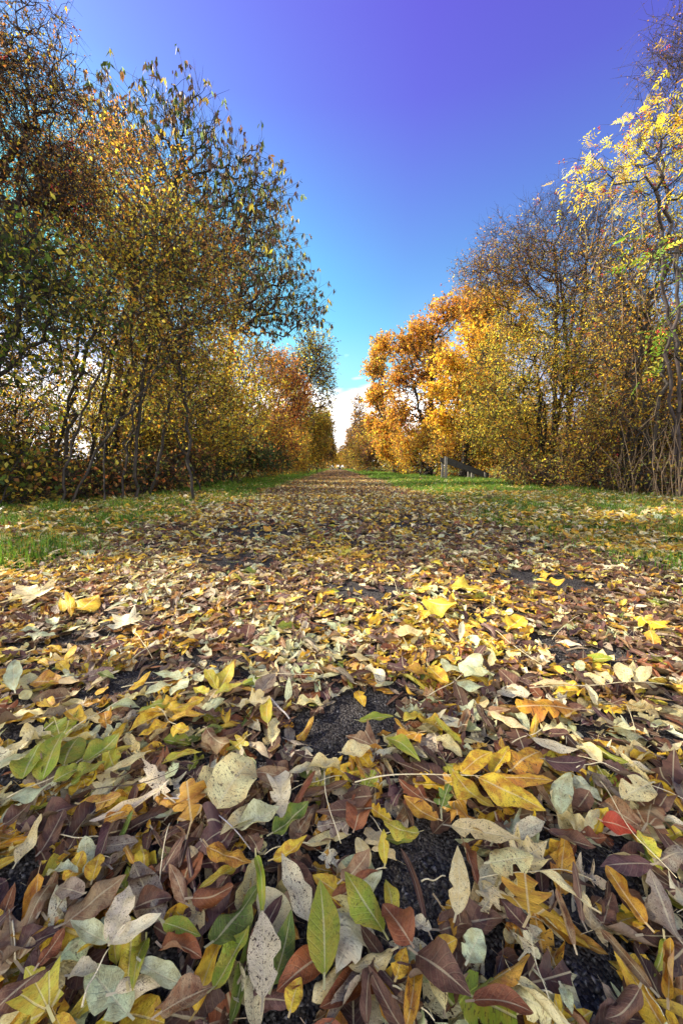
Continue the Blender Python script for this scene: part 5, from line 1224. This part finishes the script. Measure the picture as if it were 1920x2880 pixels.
def scatter(n, y0, y1, w, tm, zr, Ls, tl, mixer, seed, verge=None, pw=1.0, vden=1.0, fadeout=0):
    r = np.random.default_rng(seed)
    y = y0 + (y1 - y0) * r.random(n) ** pw; x = r.uniform(-1, 1, n) * w(y)
    k = bare_mask(x, y, r) & (r.random(n) < .76 + .6 * vnoise(x * 3.3 + 2, y * 3.3))
    d = np.maximum(edge_l(y) - x, x - edge_r(y)); onv = d > 0.05
    k &= ~onv | (r.random(n) < vden * np.where(x < 0, .75, 1.0) * np.clip(1.15 - .16 * np.maximum(d, 0), .15, 1) * np.clip(2.3 - .2 * y, .3, 1))
    x, y, onv = x[k], y[k], onv[k]; n = len(x)
    ci = r.choice(len(CN), n, p=mixer)
    if verge is not None: ci = np.where(onv, r.choice(len(CN), n, p=verge), ci)
    if y0 < 15:                                                      # drifts of one colour
        s1 = vnoise(x * 1.7 + 9, y * 1.7) + r.normal(0, .25, n); s2 = vnoise(x * 2.3 - 4, y * 2.0 + 7) + r.normal(0, .25, n)
        ci = np.where((s1 > .45) & (r.random(n) < .7), r.choice(len(CN), n, p=DRIFT_Y), ci); ci = np.where((s2 > .5) & (r.random(n) < .6), r.choice(len(CN), n, p=DRIFT_P), ci)
    z = r.uniform(*zr, n) + np.where(onv, hgt(x, y) + .02 * r.random(n), 0)
    lit.add(tm, x, y, z, Ls * r.uniform(.55, 1.25, n), r.uniform(0, 6.283, n), r.normal(0, tl, n), r.normal(0, tl, n), ci, r)
frame_w = lambda y: 1.0 * y + .25
scatter(19000, .16, 2.6, frame_w, T_near, (.003, .014), .060, .18, (UNDER * 2 + NEAR) / 3, 31, VERGE, .72)
scatter(9500, .16, 2.6, frame_w, T_near, (.005, .015), .058, .22, NEAR, 32, VERGE, .72)
scatter(34000, 2.4, 6.5, lambda y: np.minimum(1.0 * y + .4, 5.4), T_mid, (.004, .012), .066, .14, (UNDER + MIDM * 2) / 3, 33, VERGE, .85, .3)
scatter(27000, 2.4, 6.5, lambda y: np.minimum(1.0 * y + .4, 5.4), T_mid, (.010, .030), .080, .25, MIDM, 34, VERGE, .85, .95)
scatter(75000, 6.3, 16, lambda y: 5.0 + 0 * y, T_far, (.004, .03), .078, .26, (MIDM + FARM) / 2, 35, VERGE, .9, .32)
scatter(60000, 15, 70, lambda y: 2.2 + 0 * y, T_far, (.004, .03), .085, .36, FARM, 36, FARM, 1.0, .03)

# the largest of the remaining leaves, one object each
def words_for(ci, kd, cu, big):
    form = {0: 'flat', 1: '', 2: 'crinkled', 3: 'rolled'}[cu]
    shape = {'lance': 'pointed', 'oval': 'oval', 'strip': 'narrow', 'maple': 'maple', 'haw': 'small lobed', 'oak': 'lobed'}[kd]
    return ' '.join(w_ for w_ in (big, form, WORD[CN[ci]], shape, 'leaf') if w_)
r = np.random.default_rng(99)
N_IND = 300 - sum(1 for o in COL.objects if o.parent is None and o.get('category') == 'leaf')
cand = []
hp = np.array([(h[0], h[1]) for h in HEROES])
while len(cand) < N_IND * 3:
    y = .27 + 1.1 * r.random() ** 1.35; x = r.uniform(-1, 1) * (y * .95 + .12)
    q = to_px((x, y, .02))
    if not q or not (10 < q[0] < 1910 and 1500 < q[1] < 2860): continue
    if not bare_mask(np.array([x]), np.array([y]), r, 1.0)[0]: continue
    dist = math.sqrt(x * x + y * y + .25)
    Lg = r.uniform(.038, .072)
    dh = np.sqrt(((hp - q) ** 2).sum(1)).min()
    if dh < 42: continue
    cand.append((Lg / dist, x, y, Lg, q))
cand.sort(key=lambda c: -c[0])
used, picked = set(), []
for c in cand:
    if len(picked) >= N_IND: break
    if all((c[4][0] - p[4][0]) ** 2 + (c[4][1] - p[4][1]) ** 2 > 30 ** 2 for p in picked): picked.append(c)
def rel(q, h):
    dx, dy = q[0] - h[0], q[1] - h[1]
    if abs(dx) > 2.2 * abs(dy): return 'to the left of the' if dx < 0 else 'to the right of the'
    if abs(dy) > 2.2 * abs(dx): return 'directly behind the' if dy < 0 else 'directly in front of the'
    return ('behind ' if dy < 0 else 'in front ') + ('and left of the' if dx < 0 else 'and right of the')
for s_, x, y, Lg, q in picked:
    kd = str(r.choice(['lance', 'lance', 'lance', 'oval', 'oval', 'strip', 'haw', 'oak', 'maple'])); cu = int(r.choice([0, 1, 2, 2, 3, 3])) if kd in ('lance', 'strip') else int(r.choice([0, 1, 2, 2]))
    asp = {'lance': .36, 'oval': .52, 'strip': .26, 'maple': 1.05, 'haw': .9, 'oak': .6}[kd]
    if kd == 'haw': Lg *= .7
    near = np.argsort(((hp - q) ** 2).sum(1))[:4]
    for _ in range(40):
        ci = int(r.choice(len(CN), p=NEAR))
        big = 'large' if Lg > .061 else 'little' if Lg < .046 else ''
        lab = words_for(ci, kd, cu, big) + ' ' + rel(q, HEROES[near[0]]) + ' ' + HEROES[near[0]][2]
        if len(lab.split()) > 16: continue
        if lab not in used: break
        kd = str(r.choice(['lance', 'oval', 'strip', 'haw', 'oak'])); asp = {'lance': .36, 'oval': .52, 'strip': .26, 'haw': .9, 'oak': .6}[kd]
        if kd not in ('lance', 'strip') and cu == 3: cu = 2
    used.add(lab)
    a = r.uniform(0, 6.283); B_ = Vector((x - math.cos(a) * Lg / 2, y - math.sin(a) * Lg / 2, .02)); T_ = Vector((x + math.cos(a) * Lg / 2, y + math.sin(a) * Lg / 2, .02))
    o = leaf_obj('fallen_leaf', B_, T_, Lg * asp * r.uniform(.85, 1.15), kd, CN[ci], cu, r, h=r.uniform(.020, .028), h_up=False)
    tag(o, lab, 'leaf', 'fallen leaves in the foreground')
lit.build()
